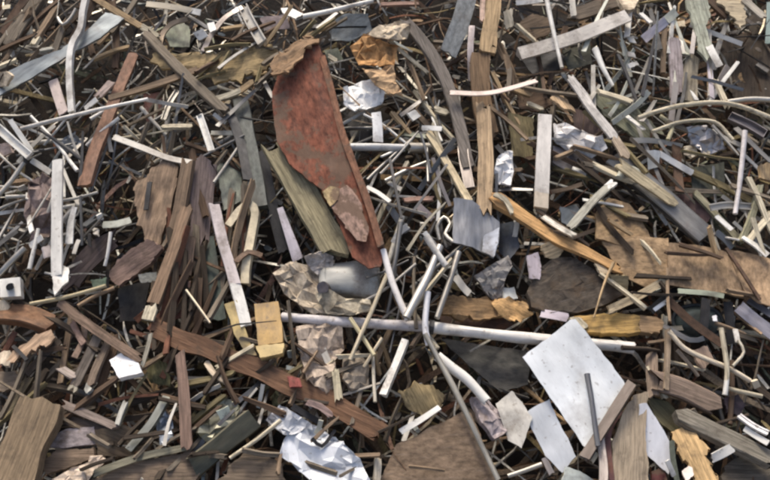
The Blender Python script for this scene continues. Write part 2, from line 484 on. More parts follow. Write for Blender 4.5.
# --- the tan cardboard and its white neighbours
r = root('torn_cardboard', 'crumpled orange-tan cardboard with a cream flap, beside the red plate', 378, 60, 6)
H('lower_panel', '', 'board', 'O', 6, [(350, 48), (362, 38), (380, 40), (398, 46), (394, 66), (372, 68), (360, 66)], th=.006, crumple=.018, freq=14, parent=r)
H('folded_panel', '', 'board', (.50, .36, .22), 6.2, [(362, 70), (394, 67), (396, 84), (403, 97), (388, 94), (374, 84)], th=.006, crumple=.014, freq=14, parent=r)
H('flap', '', 'board', 'C', 6.9, [(366, 35), (382, 26), (400, 22), (411, 27), (406, 40), (388, 42)], th=.006, crumple=.014, freq=14, parent=r)
H('crumpled_sheet', 'crumpled white sheet tucked under the tan cardboard', 'paint', (.82, .84, .86), 4.6, [(343, 88), (356, 83), (372, 80), (386, 88), (382, 104), (366, 110), (352, 110), (344, 103)], crumple=.016, freq=16)
S('metal_bar', 'short white bar standing on the white pipe stub', 'paint', (.75, .77, .80), 4.8, 10, [(376, 112), (378, 143)])
Q('pipe_stub', 'white pipe stub pointing at the red plate\'s edge', 'paint', (.60, .61, .62), 4.6, 8, [(350, 147), (405, 148)], prof='pipe')
Q('pipe_stub', 'greyer pipe stub in line with the white one', 'steel', 'P', 4.2, 10, [(408, 148), (437, 148)], prof='pipe')
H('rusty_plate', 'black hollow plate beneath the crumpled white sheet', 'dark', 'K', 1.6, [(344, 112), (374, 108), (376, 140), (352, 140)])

# --- the red plate
r = root('red_plate', 'large rusty plate with flaking red paint lying on the olive plank', 325, 150, 8, cat='metal plate')
q = H('panel', '', 'red', (.185, .072, .047), 8, [(272, 92), (279, 70), (290, 52), (302, 44), (318, 42), (327, 66), (336, 98), (342, 130), (351, 156), (361, 186), (374, 214), (383, 244), (381, 266), (368, 268), (352, 256), (343, 234), (334, 212), (322, 190), (306, 178), (290, 164), (277, 142), (273, 114)], th=.007, crumple=.007, freq=12, rag=.005, tilt=(-.1, .3), parent=r)
S('folded_edge', '', 'red', (.21, .11, .072), 8.3, 7, [(322, 56, 7.9), (333, 96, 8.0), (342, 132, 8.2), (355, 168, 8.4), (369, 205, 8.7), (381, 246, 9.0)], prof='angle', th=.006, roll=.1, jag=.01, parent=r)
H('bare_patch', '', 'red', (.30, .21, .175), 8.72, [(330, 206), (336, 192), (346, 186), (354, 192), (362, 206), (370, 230), (366, 242), (357, 240), (348, 230), (338, 216)], th=.0015, rag=.012, crumple=.001, tilt=(.05, .25), parent=q)
H('bare_patch', '', 'red', (.33, .26, .15), 8.6, [(322, 192), (330, 186), (340, 188), (338, 200), (330, 206)], th=.0015, rag=.01, crumple=.001, tilt=(0, .2), parent=q)
S('wooden_plank', 'weathered olive plank sticking out from under the red plate', 'wood', (.27, .235, .155), 6.6, 28, [(276, 146), (304, 196), (338, 254)], th=.03, tilt=.2, roll=-.1)
S('metal_bar', 'dark grey upright bar next to the olive plank', 'dark', (.10, .11, .105), 5, 15, [(240, 98), (250, 150), (260, 206)], prof='angle', th=.006)
S('metal_bar', 'black bar standing in for the shade of the gap along the olive plank', 'dark', 'K', 4.4, 11, [(262, 150), (272, 205), (284, 252)])  # shade of the open gap put in as a black bar
S('metal_bar', 'charcoal bar leaning on the dark grey upright bar', 'dark', 'D', 5.4, 9, [(226, 104), (240, 140), (248, 180)])
S('metal_sliver', 'mauve-white sliver below the olive plank', 'paint', (.60, .56, .62), 5, 6, [(280, 208), (289, 234), (298, 260)], w1=12)

# --- top edge, from the cardboard to the pale green board
S('splinter', 'thin pink splinter near the top edge above the cream flap', 'wood', 'PK', 4.5, 4, [(380, 5), (418, 4)])
S('metal_beam', 'long grey-brown beam curving down past the cardboard', 'wood', (.19, .165, .15), 5.6, 12, [(404, 20), (435, 60), (455, 108), (469, 172)], prof='beam')
S('flat_bar', 'dark blue-grey flat bar hanging from the top edge', 'dark', (.12, .135, .15), 4.8, 18, [(468, -4), (460, 24), (448, 54)])
S('metal_strip', 'thin mauve strip beside the dark blue-grey bar', 'steel', (.30, .28, .30), 5.2, 6, [(472, 26), (471, 82)])
r_ = S('split_plank', 'tan plank split lengthwise hanging from the top edge', 'wood', 'T', 5.8, 16, [(493, -4), (491, 22), (487, 52)], th=.02, tilt=.2)
S('splinter', 'pink-cream splinter against the split tan plank', 'wood', (.62, .44, .36), 6, 5, [(483, -3), (482, 22)])
S('wooden_plank', 'brown plank continuing below the split tan plank', 'wood', (.22, .145, .09), 5.1, 19, [(482, 50), (480, 92), (490, 138)], th=.02)
S('metal_strip', 'long pinkish strip lying across the brown plank', 'paint', (.55, .46, .42), 7, 6, [(450, 93), (490, 93), (537, 81)], tilt=0)
S('wooden_lath', 'tan upright slat above the grey square tile', 'wood', (.40, .29, .19), 6.3, 15, [(483, 104), (486, 160), (484, 214)], th=.014)
S('wooden_lath', 'cream slat slanting down to the grey square tile', 'wood', (.58, .48, .33), 6.2, 8, [(427, 131), (447, 164), (469, 202)], th=.012)
S('splinter', 'white splinter crossing the top of the cream slat', 'paint', 'W', 6.7, 5, [(422, 128), (442, 129)])
S('metal_strip', 'thin olive strip beside the cream slat', 'steel', 'OL', 5.2, 3.5, [(433, 160), (441, 204)])
S('metal_strip', 'thin mauve strip between the olive strip and the cream slat', 'steel', 'M', 5.4, 3.5, [(433, 158), (450, 206)])
Q('metal_rod', 'thin grey rod rising to the cream slat', 'steel', 'P', 5, 4, [(385, 181), (430, 161)])
H('paint_chip', 'round white chip above the pipe stubs', 'paint', 'W', 4.6, [(407, 113), (415, 110), (421, 116), (413, 121)], th=.01)
S('splinter', 'cream splinter under the grey-brown beam', 'wood', 'C', 4.8, 6, [(434, 108), (448, 113)])
S('metal_strip', 'thin grey strip crossing under the grey-brown beam', 'steel', 'G', 4.2, 4, [(400, 116), (426, 97)])
S('metal_strip', 'dark strip along the pipe stubs\' upper side', 'dark', 'GN', 4, 6, [(404, 134), (436, 138)])
S('metal_bar', 'mauve bar between the cream slat and the tan upright slat', 'steel', 'M', 5.5, 10, [(463, 140), (470, 190)])
S('metal_bar', 'pale grey bar slanting behind the thin white rod at the top', 'paint', (.58, .55, .51), 6.4, 14, [(519, 54), (570, 39), (628, 16)], th=.012, tilt=.6, roll=.1, jag=.004)
Q('metal_rod', 'thin white rod crossing in front of the pale grey bar', 'paint', 'W', 8, 5, [(546, -4), (553, 30), (562, 68)], w1=4, tilt=0)
Q('nail', 'white tapering nail below the pale grey bar', 'paint', 'W', 6, 7, [(595, 49), (603, 68), (613, 86)], w1=3)
H('wood_chip', 'brown-tan wood block above the pale grey bar', 'wood', 'LB', 4, [(519, 22), (532, 14), (549, 18), (550, 34), (528, 42), (520, 36)], th=.02)
H('stone_chip', 'cream lump at the top edge over the pale grey bar\'s end', 'board', 'C', 5.6, [(617, -3), (640, -3), (634, 9), (624, 10)], th=.02)
H('paint_chip', 'upper white chip of the three beside the pale grey bar', 'paint', 'W', 5, [(626, 36), (634, 38), (637, 43), (630, 42)], th=.008)
H('paint_chip', 'middle white chip of the three beside the pale grey bar', 'paint', 'W', 5, [(627, 51), (634, 53), (636, 58), (628, 56)], th=.008)
H('paint_chip', 'lowest white chip of the three beside the pale grey bar', 'paint', 'W', 5, [(628, 64), (637, 61), (639, 65), (630, 68)], th=.008)
S('wooden_plank', 'dark brown plank above the pale grey bar', 'wood', (.12, .095, .075), 3.6, 18, [(566, 16), (622, 0)])
S('metal_strip', 'short pale strip hanging from the top edge by the white rod', 'paint', 'P', 5, 6, [(572, -4), (574, 16)])
S('metal_strip', 'short white strip along the top edge by the split plank', 'paint', 'W', 4.4, 5, [(516, 3), (544, 0)])
H('wood_chip', 'grey-cream chip beside the split tan plank', 'wood', (.42, .38, .32), 4.4, [(503, 12), (512, 8), (514, 26), (506, 30)], th=.012)
H('dark_plate', 'dark olive plate under the pale grey bar', 'dark', (.11, .11, .085), 3.2, [(562, 50), (590, 44), (592, 64), (568, 70)])
H('dark_plate', 'black bent plate standing in for the shadow below the pale grey bar', 'dark', 'K', 3.4, [(522, 60), (545, 50), (566, 56), (562, 68), (534, 76)], crumple=.014)  # shadow under the pale bar laid in as a black plate
S('metal_strip', 'mauve-grey strip slanting up beside the pale green board', 'steel', (.46, .43, .47), 5.4, 9, [(643, 40), (660, 26), (677, 11)], tip=('GP', .6, 'paint'))
S('splinter', 'short white splinter beside the mauve-grey strip', 'paint', 'W', 5, 6, [(640, 13), (651, 23)])
r = root('long_board', 'long pale green-white board tapering to a white point', 702, 30, 6)
H('shaft', '', 'wood', (.44, .45, .37), 6.2, [(685, -4), (706, -4), (712, 14), (706, 26), (711, 42), (716, 54), (706, 60), (699, 52), (696, 34), (691, 18)], th=.014, rag=.006, parent=r)
S('broken_end', '', 'paint', 'W', 6.4, 7, [(709, 46, 6.3), (714, 56, 6.4), (720, 67, 6.4)], parent=r)
H('wood_chip', 'pale pointed board fragment hanging from the top edge', 'wood', (.48, .40, .29), 6, [(713, -4), (746, -4), (744, 10), (744, 28), (736, 22), (727, 10)], th=.012, rag=.008)
S('wooden_lath', 'dark brown slat between the long board and the pale pointed fragment', 'wood', 'B', 5, 8, [(708, 0), (728, 18)])
S('wooden_lath', 'cream slat in the top corner beyond the pale pointed fragment', 'wood', (.56, .50, .42), 6, 7, [(741, -3), (764, 18)])
S('wooden_lath', 'mauve slat standing beside the grey-tan slat', 'wood', (.40, .34, .35), 5, 13, [(674, 39), (676, 68), (677, 98)])
S('wooden_lath', 'grey-tan slat standing between the mauve slat and the long board', 'wood', (.36, .31, .24), 4.8, 14, [(693, 58), (690, 106)])
S('stick', 'thin brown stick standing beside the mauve slat', 'wood', 'LB', 4.6, 5, [(665, 26), (663, 74)])
S('metal_strip', 'thin mauve-white strip below the long board', 'paint', (.60, .55, .60), 5.4, 5, [(709, 60), (712, 98)])
S('stick', 'cream stick leaning on the reeds below the long board', 'wood', 'C', 6, 5, [(715, 80), (728, 108)])
H('paint_chip', 'tiny white chip between the mauve strip and the long board', 'paint', 'C', 4.6, [(678, 21), (685, 20), (686, 26), (680, 26)])
H('paint_chip', 'tiny pale green chip over the grey-tan slat', 'paint', 'GP', 5.2, [(682, 49), (691, 50), (690, 55), (683, 54)])
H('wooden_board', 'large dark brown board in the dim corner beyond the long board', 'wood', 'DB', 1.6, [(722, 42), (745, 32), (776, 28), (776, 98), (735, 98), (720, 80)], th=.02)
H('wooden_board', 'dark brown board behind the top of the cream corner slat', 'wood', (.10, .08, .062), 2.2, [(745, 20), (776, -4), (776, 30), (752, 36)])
S('metal_strip', 'thin dark teal strip down the photo\'s edge', 'steel', (.11, .15, .16), 3, 6, [(770, 2), (768, 44)])

# --- second row
S('metal_bar', 'pinkish grey bar standing beside the foot of the crooked white strap', 'paint', (.52, .44, .42), 5.2, 10, [(53, 80), (58, 96), (64, 114)])
Q('metal_rod', 'long thin white rod lying under the crooked strap', 'paint', 'W', 7, 4.5, [(21, 129), (60, 119), (102, 109), (148, 99)], w1=3.4, tilt=.5)
S('metal_strap', 'thick white strap at the photo\'s edge below the long white rod', 'paint', 'W', 7, 9, [(-4, 126), (14, 142), (31, 157)])
S('metal_strap', 'thinner white strap meeting the thick white strap', 'paint', 'W', 7.2, 5, [(10, 120), (21, 136), (32, 152)])
S('splinter', 'pale splinter between the white straps and the upright white bar', 'paint', 'P', 6.2, 6, [(31, 160), (51, 173)])
S('splinter', 'pink-cream splinter by the long reddish brown strip', 'wood', (.62, .48, .42), 6, 7, [(97, 98), (112, 82)])
S('splinter', 'white splinter at the end of the pink-cream one', 'paint', 'W', 5.6, 5, [(85, 109), (97, 99)])
H('metal_sheet', 'bluish sheet lying against the long reddish brown strip', 'steel', (.30, .33, .38), 3.6, [(60, 140), (76, 132), (84, 144), (68, 154)], crumple=.012)
S('metal_strip', 'thin grey strip on the bluish sheet', 'steel', 'P', 4.5, 4, [(87, 138), (66, 160)])
H('stone_chip', 'pinkish chip under the thick white strap', 'board', (.50, .42, .40), 4.6, [(-3, 144), (8, 143), (12, 152), (0, 158)], th=.012)
S('metal_bar', 'tall pale grey bar standing upright beside the crumpled white cloth', 'paint', (.66, .64, .62), 7, 14, [(545, 115), (543, 160), (541, 208)], th=.012, tilt=.2, roll=-.05, jag=.003, tip=((.50, .44, .36), .80))
H('crumpled_cloth', 'crumpled white cloth beside the tall pale grey bar', 'paint', (.78, .78, .80), 5.6, [(553, 124), (566, 124), (582, 132), (602, 138), (607, 150), (592, 157), (570, 152), (554, 142)], crumple=.02, freq=14, th=.003)
H('metal_sheet', 'mauve-grey sheet below the crumpled white cloth', 'dark', (.20, .19, .21), 4.4, [(553, 146), (578, 152), (602, 160), (596, 178), (566, 170), (553, 162)], crumple=.012)
H('wood_chip', 'pointed orange-cream chip above the crumpled white cloth', 'wood', (.62, .44, .28), 6, [(550, 98), (558, 92), (567, 100), (576, 113), (562, 107)], th=.01)
S('stick', 'pale crooked stick running down from the white rod to the cream split stick', 'wood', (.66, .62, .60), 7, 9, [(569, 77), (584, 97), (592, 110), (612, 135), (627, 158)], th=.012, tip=((.45, .36, .28), .75))
H('wooden_board', 'dark maroon board beside the pale crooked stick', 'wood', (.10, .07, .068), 3.4, [(572, 108), (588, 112), (604, 130), (600, 138), (574, 130)])
H('wooden_board', 'pale olive board crossed by the pale crooked stick', 'wood', (.24, .24, .175), 4.6, [(588, 92), (612, 94), (634, 106), (664, 134), (642, 142), (612, 122)], th=.012, rag=.008)
S('splinter', 'cream splinter on the pale olive board', 'wood', 'C', 5.8, 7, [(598, 92), (632, 103)])
S('splinter', 'white splinter at the low end of the pale olive board', 'paint', 'W', 5.6, 5, [(626, 116), (644, 130)])
H('wood_chip', 'dark brown chip beneath the pointed orange-cream chip', 'wood', 'B', 4, [(515, 92), (540, 88), (552, 104), (538, 112), (518, 108)], th=.012, rag=.008)
S('splinter', 'cream splinter on the dark brown chip', 'wood', 'C', 5.4, 4, [(527, 103), (543, 110)])
S('splinter', 'tan splinter beside the long pinkish strip', 'wood', 'T', 5, 5, [(510, 88), (532, 96)])
H('olive_plate', 'olive upright plate behind the tall pale grey bar', 'wood', 'OL', 4, [(508, 112), (534, 118), (532, 158), (512, 156)], crumple=.01)
S('reed', 'long cream reed sweeping across to the photo\'s edge', 'wood', 'C', 8, 5, [(638, 118), (670, 108), (705, 103), (735, 105), (774, 119)], prof='round', tilt=0)
S('reed', 'shorter cream reed arching below the long cream reed', 'wood', 'C', 7.4, 4, [(652, 132), (682, 122), (714, 122), (733, 140)], prof='round', tilt=0)
S('reed', 'olive reed tangled between the two cream reeds', 'wood', (.40, .36, .25), 7.1, 4, [(660, 116), (672, 126), (668, 140)], prof='round')
Q('metal_rod', 'pale rod lying level at the photo\'s edge over the reeds', 'steel', 'P', 6.6, 5, [(727, 102), (774, 100)])
Q('metal_rod', 'pale upright rod hanging below the reeds', 'paint', (.62, .60, .62), 7, 5, [(745, 131), (741, 172), (735, 214)])
H('paint_chip', 'pale blue-white chip beside the reeds\' meeting ends', 'paint', (.66, .70, .72), 5.6, [(647, 150), (660, 151), (659, 166), (648, 170)], th=.008)
H('crumpled_foil', 'crumpled grey foil below the shorter cream reed', 'steel', (.55, .54, .56), 5.6, [(686, 128), (704, 126), (720, 136), (724, 150), (706, 156), (690, 146)], crumple=.022, freq=22, th=.002)
H('paint_chip', 'cream cup-shaped chip under the crumpled foil', 'paint', 'C', 5, [(684, 147), (695, 146), (698, 155), (690, 160), (684, 155)], crumple=.01)
H('paint_chip', 'small cream chip next to the cup-shaped one', 'paint', 'C', 5, [(701, 150), (708, 147), (710, 156), (704, 160)], crumple=.01)
S('metal_bar', 'mauve-grey bar lying beyond the crumpled foil', 'steel', (.28, .26, .27), 4.6, 11, [(728, 118), (764, 137)])
S('metal_bar', 'brown upright bar between the foil and the pale blue-white chip', 'rust', 'B', 5, 9, [(676, 140), (680, 192)])

# --- third row
r = root('white_bar', 'white upright bar with a rounded tab at its foot', 57, 225, 8, cat='metal bar')
S('shaft', '', 'paint', 'W', 8, 11, [(58, 160, 8.2), (57, 215, 8.0), (57, 276, 7.8)], th=.01, roll=.15, jag=.003, parent=r)
H('tab', '', 'paint', 'W', 7.8, [(52, 268), (60, 263), (69, 267), (68, 281), (54, 295)], th=.008, parent=r)
S('metal_sliver', 'short white sliver next to the white upright bar', 'paint', 'W', 6.8, 5, [(75, 207), (71, 222), (69, 244)], w1=8)
S('metal_sliver', 'pale sliver under the short white sliver', 'paint', 'P', 6.4, 4, [(79, 240), (74, 254)])
Q('metal_rod', 'grey rod slanting to the photo\'s edge below the white straps', 'steel', 'P', 6, 5, [(24, 163), (12, 180), (-3, 197)])
H('crumpled_rag', 'crumpled mauve-brown rag behind the white upright bar', 'board', (.27, .22, .21), 4.8, [(31, 186), (44, 172), (54, 180), (54, 215), (50, 238), (32, 244), (27, 218)], crumple=.03, freq=18, th=.003)
H('paint_chip', 'small white chip above the mauve-brown rag', 'paint', 'W', 5.6, [(17, 187), (24, 185), (27, 189), (20, 191)])
H('paint_chip', 'tiny white chip at the edge of the mauve-brown rag', 'paint', 'W', 5.6, [(26, 193), (31, 193), (30, 199), (26, 198)])
S('metal_sliver', 'white sliver on the mauve-brown rag', 'paint', 'W', 6, 5, [(29, 216), (32, 232)])
S('metal_sliver', 'white curl below the mauve-brown rag', 'paint', 'W', 6, 6, [(30, 246), (42, 237)])
H('paint_chip', 'grey knob at the edge of the white upright bar', 'paint', (.52, .47, .47), 6.4, [(43, 247), (50, 245), (52, 256), (45, 258)], th=.012)
S('metal_strip', 'greenish white strip in the dark hollow', 'paint', 'GP', 5, 7, [(103, 225), (131, 220)])
H('paint_chip', 'small white chip above the greenish white strip', 'paint', 'W', 5, [(97, 216), (102, 213), (104, 219), (99, 221)], th=.008)
H('paint_chip', 'white chip beneath the greenish white strip', 'paint', 'W', 5, [(92, 227), (98, 228), (98, 235), (93, 234)], th=.008)
S('splinter', 'dim grey splinter running down from the greenish white strip', 'wood', 'G', 4.2, 5, [(96, 218), (82, 228)])
S('metal_strip', 'thin grey strip at the photo\'s edge under the grey rod', 'steel', 'G', 5, 4, [(23, 222), (2, 242)])
H('bark_board', 'cracked brown bark board with a black slit', 'wood', (.27, .19, .135), 5.4, [(134, 186), (148, 172), (160, 162), (176, 160), (178, 176), (168, 214), (160, 243), (146, 240), (137, 216)], th=.025, crumple=.012, rag=.008)
S('metal_strip', 'black strip standing in for the shade in the bark board slit', 'dark', 'K', 6.0, 5, [(150, 182), (146, 210)])  # dark of the slit painted with a black strip
S('wooden_plank', 'brown plank beside the cracked bark board', 'wood', (.22, .155, .11), 5.8, 13, [(189, 160), (181, 205), (172, 246)], th=.022)
S('rusty_strip', 'long brown strip with a cream foot beside the bark board', 'wood', (.26, .175, .12), 7, 12, [(188, 206), (172, 254), (160, 285), (147, 323)], th=.014, tilt=0, tip=('C', .84))
S('wooden_plank', 'mauve-brown plank standing behind the mauve-white bar', 'wood', (.19, .145, .14), 4.8, 22, [(206, 160), (202, 204), (199, 246)], th=.02)
S('metal_bar', 'mauve-white bar slanting down behind the yellow block', 'paint', (.52, .47, .48), 7, 11, [(214, 204), (222, 240), (234, 280), (246, 326)], th=.01, tilt=0, tip=('W', .66))
S('bent_strip', 'cream strip bent like an upturned V', 'paint', (.60, .53, .38), 6.4, 8, [(228, 226), (240, 210), (250, 204), (255, 212), (252, 232), (246, 266), (245, 284)], th=.008, tilt=0)
S('bent_strip', 'brown twisted strip crossing the foot of the bent cream strip', 'rust', 'B', 6.8, 6, [(236, 262), (248, 252), (262, 256)])
H('metal_sheet', 'grey-green sheet behind the bent cream strip', 'dark', (.14, .155, .135), 4, [(216, 164), (240, 160), (243, 200), (224, 210)], crumple=.008)
r = root('square_tile', 'grey square tile with a bright bluish lower corner', 477, 228, 6)
H('face', '', 'steel', (.36, .37, .39), 6.4, [(454, 198), (472, 200), (488, 212), (500, 222), (499, 242), (494, 258), (472, 247), (453, 242)], th=.010, crumple=.004, tilt=(-.2, -.4), parent=r)
H('bright_corner', '', 'paint', (.66, .70, .78), 6.75, [(484, 236), (499, 228), (498, 243), (494, 257), (482, 251)], th=.003, tilt=(-.05, -.1), parent=r)
H('crumpled_sheet', 'crumpled white sheet between the tan slat and the tall pale bar', 'paint', (.78, .80, .84), 5.6, [(496, 160), (504, 154), (512, 152), (513, 172), (510, 188), (500, 186), (493, 175)], crumple=.02, freq=22)
S('broken_timber', 'splintered orange timber running down from the tan slat', 'wood', (.50, .30, .14), 6.6, 17, [(492, 198), (516, 212), (548, 234), (584, 252), (620, 270)], th=.022, w1=10, roll=-.2, tilt=-.4)
S('splinter', 'curled cream splinter on the head of the orange timber', 'wood', 'C', 7.6, 5, [(494, 194), (505, 200), (513, 214)])
H('dark_plate', 'dark blue plate beside the grey square tile', 'dark', (.03, .04, .06), 4.6, [(500, 224), (514, 222), (520, 246), (508, 262), (498, 250)])
S('splinter', 'pink splinter below the thin grey rod', 'wood', 'PK', 5, 4.5, [(404, 201), (434, 199)])
S('splinter', 'pale pink splinter under the pink one', 'paint', (.70, .58, .54), 5.2, 7, [(417, 205), (433, 219)])
Q('wire_loop', 'pale looped wire next to the grey square tile', 'steel', 'P', 5.6, 4, [(440, 240), (437, 226), (444, 217), (450, 224), (445, 234), (453, 242)])
S('metal_sliver', 'white sliver above the crossing rods', 'paint', 'W', 5.6, 6, [(393, 243), (400, 232), (408, 226)])
H('paint_chip', 'small white chip between the pink splinters and the looped wire', 'paint', 'W', 5.2, [(420, 223), (426, 223), (426, 229), (421, 229)])
S('metal_sliver', 'white crooked sliver below the small white chip', 'paint', 'W', 5.8, 5, [(424, 232), (432, 242), (440, 252)])
S('metal_strip', 'white strip pointing at the red plate\'s edge', 'paint', 'W', 6, 5, [(366, 187), (378, 193), (390, 202)])
S('splinter', 'grey splinter near the red plate\'s lower edge', 'paint', 'P', 4.6, 5, [(388, 182), (402, 190)])
S('metal_strip', 'dim grey strip lying between the rods and the red plate', 'steel', 'G', 4, 7, [(388, 205), (408, 232)])
S('stick', 'grey stick with a bright white tip above the tan panel', 'wood', (.48, .46, .40), 7, 8, [(570, 228), (588, 207), (603, 192), (613, 183)], tip=('W', .78, 'paint'))
S('splinter', 'long cream splinter lying on the orange timber', 'wood', (.72, .66, .58), 7.4, 5, [(543, 217), (558, 227), (575, 236)])
H('glass_shard', 'blue-grey shard beside the grey stick with the white tip', 'steel', 'BG', 4.8, [(560, 208), (576, 204), (584, 216), (570, 226), (562, 222)])
S('splinter', 'white splinter on the mauve-grey sheet', 'paint', 'W', 5.4, 5, [(572, 168), (592, 177)], tip=('GN', .8, 'wood'))
S('wooden_lath', 'dark olive slat below the mauve-grey sheet', 'wood', 'OL', 4.6, 6, [(554, 168), (604, 181)])
Q('bent_strip', 'small pale greenish hooked strip by the cream split stick', 'paint', 'GP', 6.2, 7, [(619, 178), (626, 168), (640, 173)])
S('stick', 'cream split stick lying on the dark grey beam', 'wood', (.60, .50, .34), 7, 10, [(618, 164), (648, 184), (675, 204)], th=.014)
S('metal_beam', 'dark grey beam slanting beneath the cream split stick', 'steel', (.22, .22, .215), 5.4, 20, [(612, 158), (662, 198), (706, 238)], prof='beam')
S('metal_strip', 'short pale strip lying level at the foot of the pale upright rod', 'paint', 'P', 6, 7, [(709, 208), (750, 207)])
S('metal_sliver', 'white sliver under the short pale strip', 'paint', 'W', 6, 5, [(716, 216), (732, 230)])
S('stick', 'olive stick at the photo\'s edge', 'wood', (.36, .34, .24), 6, 6, [(760, 184), (752, 215), (741, 242)])
S('stick', 'cream stick beside the olive stick', 'wood', 'C', 6.2, 6, [(774, 212), (748, 242)])
H('wood_chip', 'tan chip at the photo\'s edge above the olive stick', 'wood', 'T', 5, [(760, 166), (774, 158), (774, 182), (760, 178)], th=.012)
H('dark_plate', 'dark olive ribbed plate behind the pale upright rod', 'dark', (.085, .09, .07), 3.4, [(690, 168), (724, 162), (726, 196), (694, 198)])
H('rusty_plate', 'dark maroon plate below the ribbed plate', 'rust', (.12, .08, .08), 4, [(674, 196), (700, 190), (716, 212), (700, 230), (684, 226)], crumple=.012)
S('wooden_lath', 'olive slat running down from the maroon plate', 'wood', (.27, .25, .18), 5, 7, [(694, 192), (722, 222), (738, 240)])

# --- fourth row
r = root('socket_box', 'small white box with a round dark hole at the photo\'s edge', 10, 287, 6.4, cat='electrical box')
q = H('box_front', '', 'paint', 'W', 6.6, [(-1, 279), (20, 277), (21, 296), (0, 297)], th=.03, crumple=.001, rag=.001, tilt=(0, 0), parent=r)
Q('hole', '', 'dark', 'K', 6.8, 7.5, [(10.5, 287, 6.3), (10.6, 286.7, 6.7)], prof='pipe', tilt=0, parent=q)
Q('metal_rod', 'grey rod slanting above the small white box', 'steel', 'P', 5.4, 6, [(-3, 277), (25, 248)])
H('stone_chip', 'cream knob under the small white box', 'board', 'C', 6, [(-4, 300), (5, 300), (10, 307), (4, 313), (-4, 313)], th=.02)
S('metal_beam', 'rusty brown beam at the photo\'s edge below the cream knob', 'rust', (.19, .11, .065), 5.2, 20, [(-6, 314), (25, 316), (54, 326)], prof='beam')
S('twig', 'thin cream twig below the white upright bar', 'wood', (.50, .42, .28), 7.4, 4, [(30, 304), (62, 298), (106, 286)], prof='round')
S('twig', 'thin brown twig beside the cream twig', 'wood', (.30, .21, .14), 7, 4, [(78, 306), (95, 296), (114, 288)], prof='round')
S('rusty_strip', 'long brown strip running from the twigs to the white block', 'wood', (.26, .18, .135), 7, 9, [(60, 303), (102, 334), (142, 360)], th=.014)
H('wooden_board', 'knotty pinkish brown board above the long brown strip', 'wood', (.26, .175, .145), 5.6, [(107, 275), (124, 256), (148, 241), (161, 246), (150, 262), (134, 274), (118, 286)], th=.02, crumple=.016, rag=.008)
S('wooden_plank', 'dim mauve-brown plank leaning below the white upright bar', 'wood', (.12, .09, .085), 4, 20, [(116, 236), (86, 262), (66, 288)], th=.02)
H('metal_sheet', 'small green sheet by the pinkish brown board', 'dark', (.13, .18, .13), 5, [(90, 280), (106, 278), (106, 287), (94, 288)])
Q('wire', 'thin pale wire running down from the pink knot', 'steel', 'C', 7, 2.8, [(186, 290), (196, 303), (210, 323)])
H('stone_chip', 'grey block behind the long brown strip with the cream foot', 'board', (.34, .35, .31), 5.4, [(138, 274), (156, 272), (158, 281), (141, 283)], th=.02)
S('wooden_plank', 'brown plank ending in a pink knot', 'wood', (.20, .14, .11), 5.6, 13, [(190, 234), (186, 262), (183, 290)], th=.018, tip=('PK', .8))
S('metal_bar', 'dark green bar hanging behind the mauve-white bar', 'dark', (.06, .08, .07), 4.4, 16, [(206, 236), (212, 280), (218, 320)])
H('rusty_plate', 'rust-red plate under the pink knot', 'rust', (.17, .085, .07), 4.6, [(163, 292), (182, 290), (186, 316), (168, 322)], crumple=.012)
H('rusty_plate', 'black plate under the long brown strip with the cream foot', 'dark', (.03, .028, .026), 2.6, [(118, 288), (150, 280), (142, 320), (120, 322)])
r = root('crumpled_carton', 'crumpled grey-tan carton leaning on the grey canister', 304, 285, 5)
H('side_panel', '', 'board', (.43, .385, .31), 6.2, [(272, 274), (290, 262), (308, 266), (322, 278), (332, 294), (336, 312), (314, 315), (298, 307), (284, 293)], crumple=.02, freq=13, th=.006, parent=r)
H('fold', '', 'board', (.41, .38, .30), 7.2, [(316, 296), (326, 288), (344, 298), (370, 300), (374, 310), (350, 316), (326, 314)], crumple=.018, freq=16, th=.005, parent=r)
H('flap', '', 'board', (.42, .40, .38), 6.4, [(304, 256), (322, 251), (333, 256), (333, 268), (320, 280), (310, 268)], crumple=.016, freq=18, th=.005, parent=r)
# --- the grey canister: a dented cylinder lying on its side
r = root('metal_canister', 'dented grey canister with a round spout lying over the white pipe', 349, 282, 5.5)
c0, c1 = at(320, 284, 4.4 * LAYER), at(380, 282, 4.6 * LAYER)
ax = (c1 - c0).normalized()
e1 = (N - ax * N.dot(ax)).normalized()
e2 = ax.cross(e1)
mat = Matrix((ax, e1, e2)).transposed().to_4x4()
mat.translation = c0
ln = (c1 - c0).length
prof = [(0, .5), (.01, .86), (.05, .97), (.10, 1.0), (.12, .96), (.14, 1.0), (.45, 1.0), (.80, .98), (.86, .94), (.90, .97), (.97, .9), (1.0, .7)]
rad = 19 * size(c0)
rings = []
for t, k in prof:
    ring = []
    for i in range(28):
        a = 6.2832 * i / 28
        d = 1 + .42 * noise.noise((t * 3.1, math.cos(a) * 1.6, math.sin(a) * 1.6 + 4))
        ring.append((t * ln, math.cos(a) * rad * k * d, math.sin(a) * rad * k * d))
    rings.append(ring)
cb_ = bumpy_solid('body', 'paint', (.38, .385, .37), rings, mat, r)
q = at(327, 288, 5.0 * LAYER)
Q('spout', '', 'steel', (.16, .14, .14), 5.9, 15, [(327, 289, 5.2), (326, 288.4, 6.15)], prof='pipe', tilt=0, parent=r)
H('torn_lip', '', 'paint', 'W', 5.9, [(362, 275), (376, 267), (379, 272), (369, 279)], th=.004, parent=cb_)
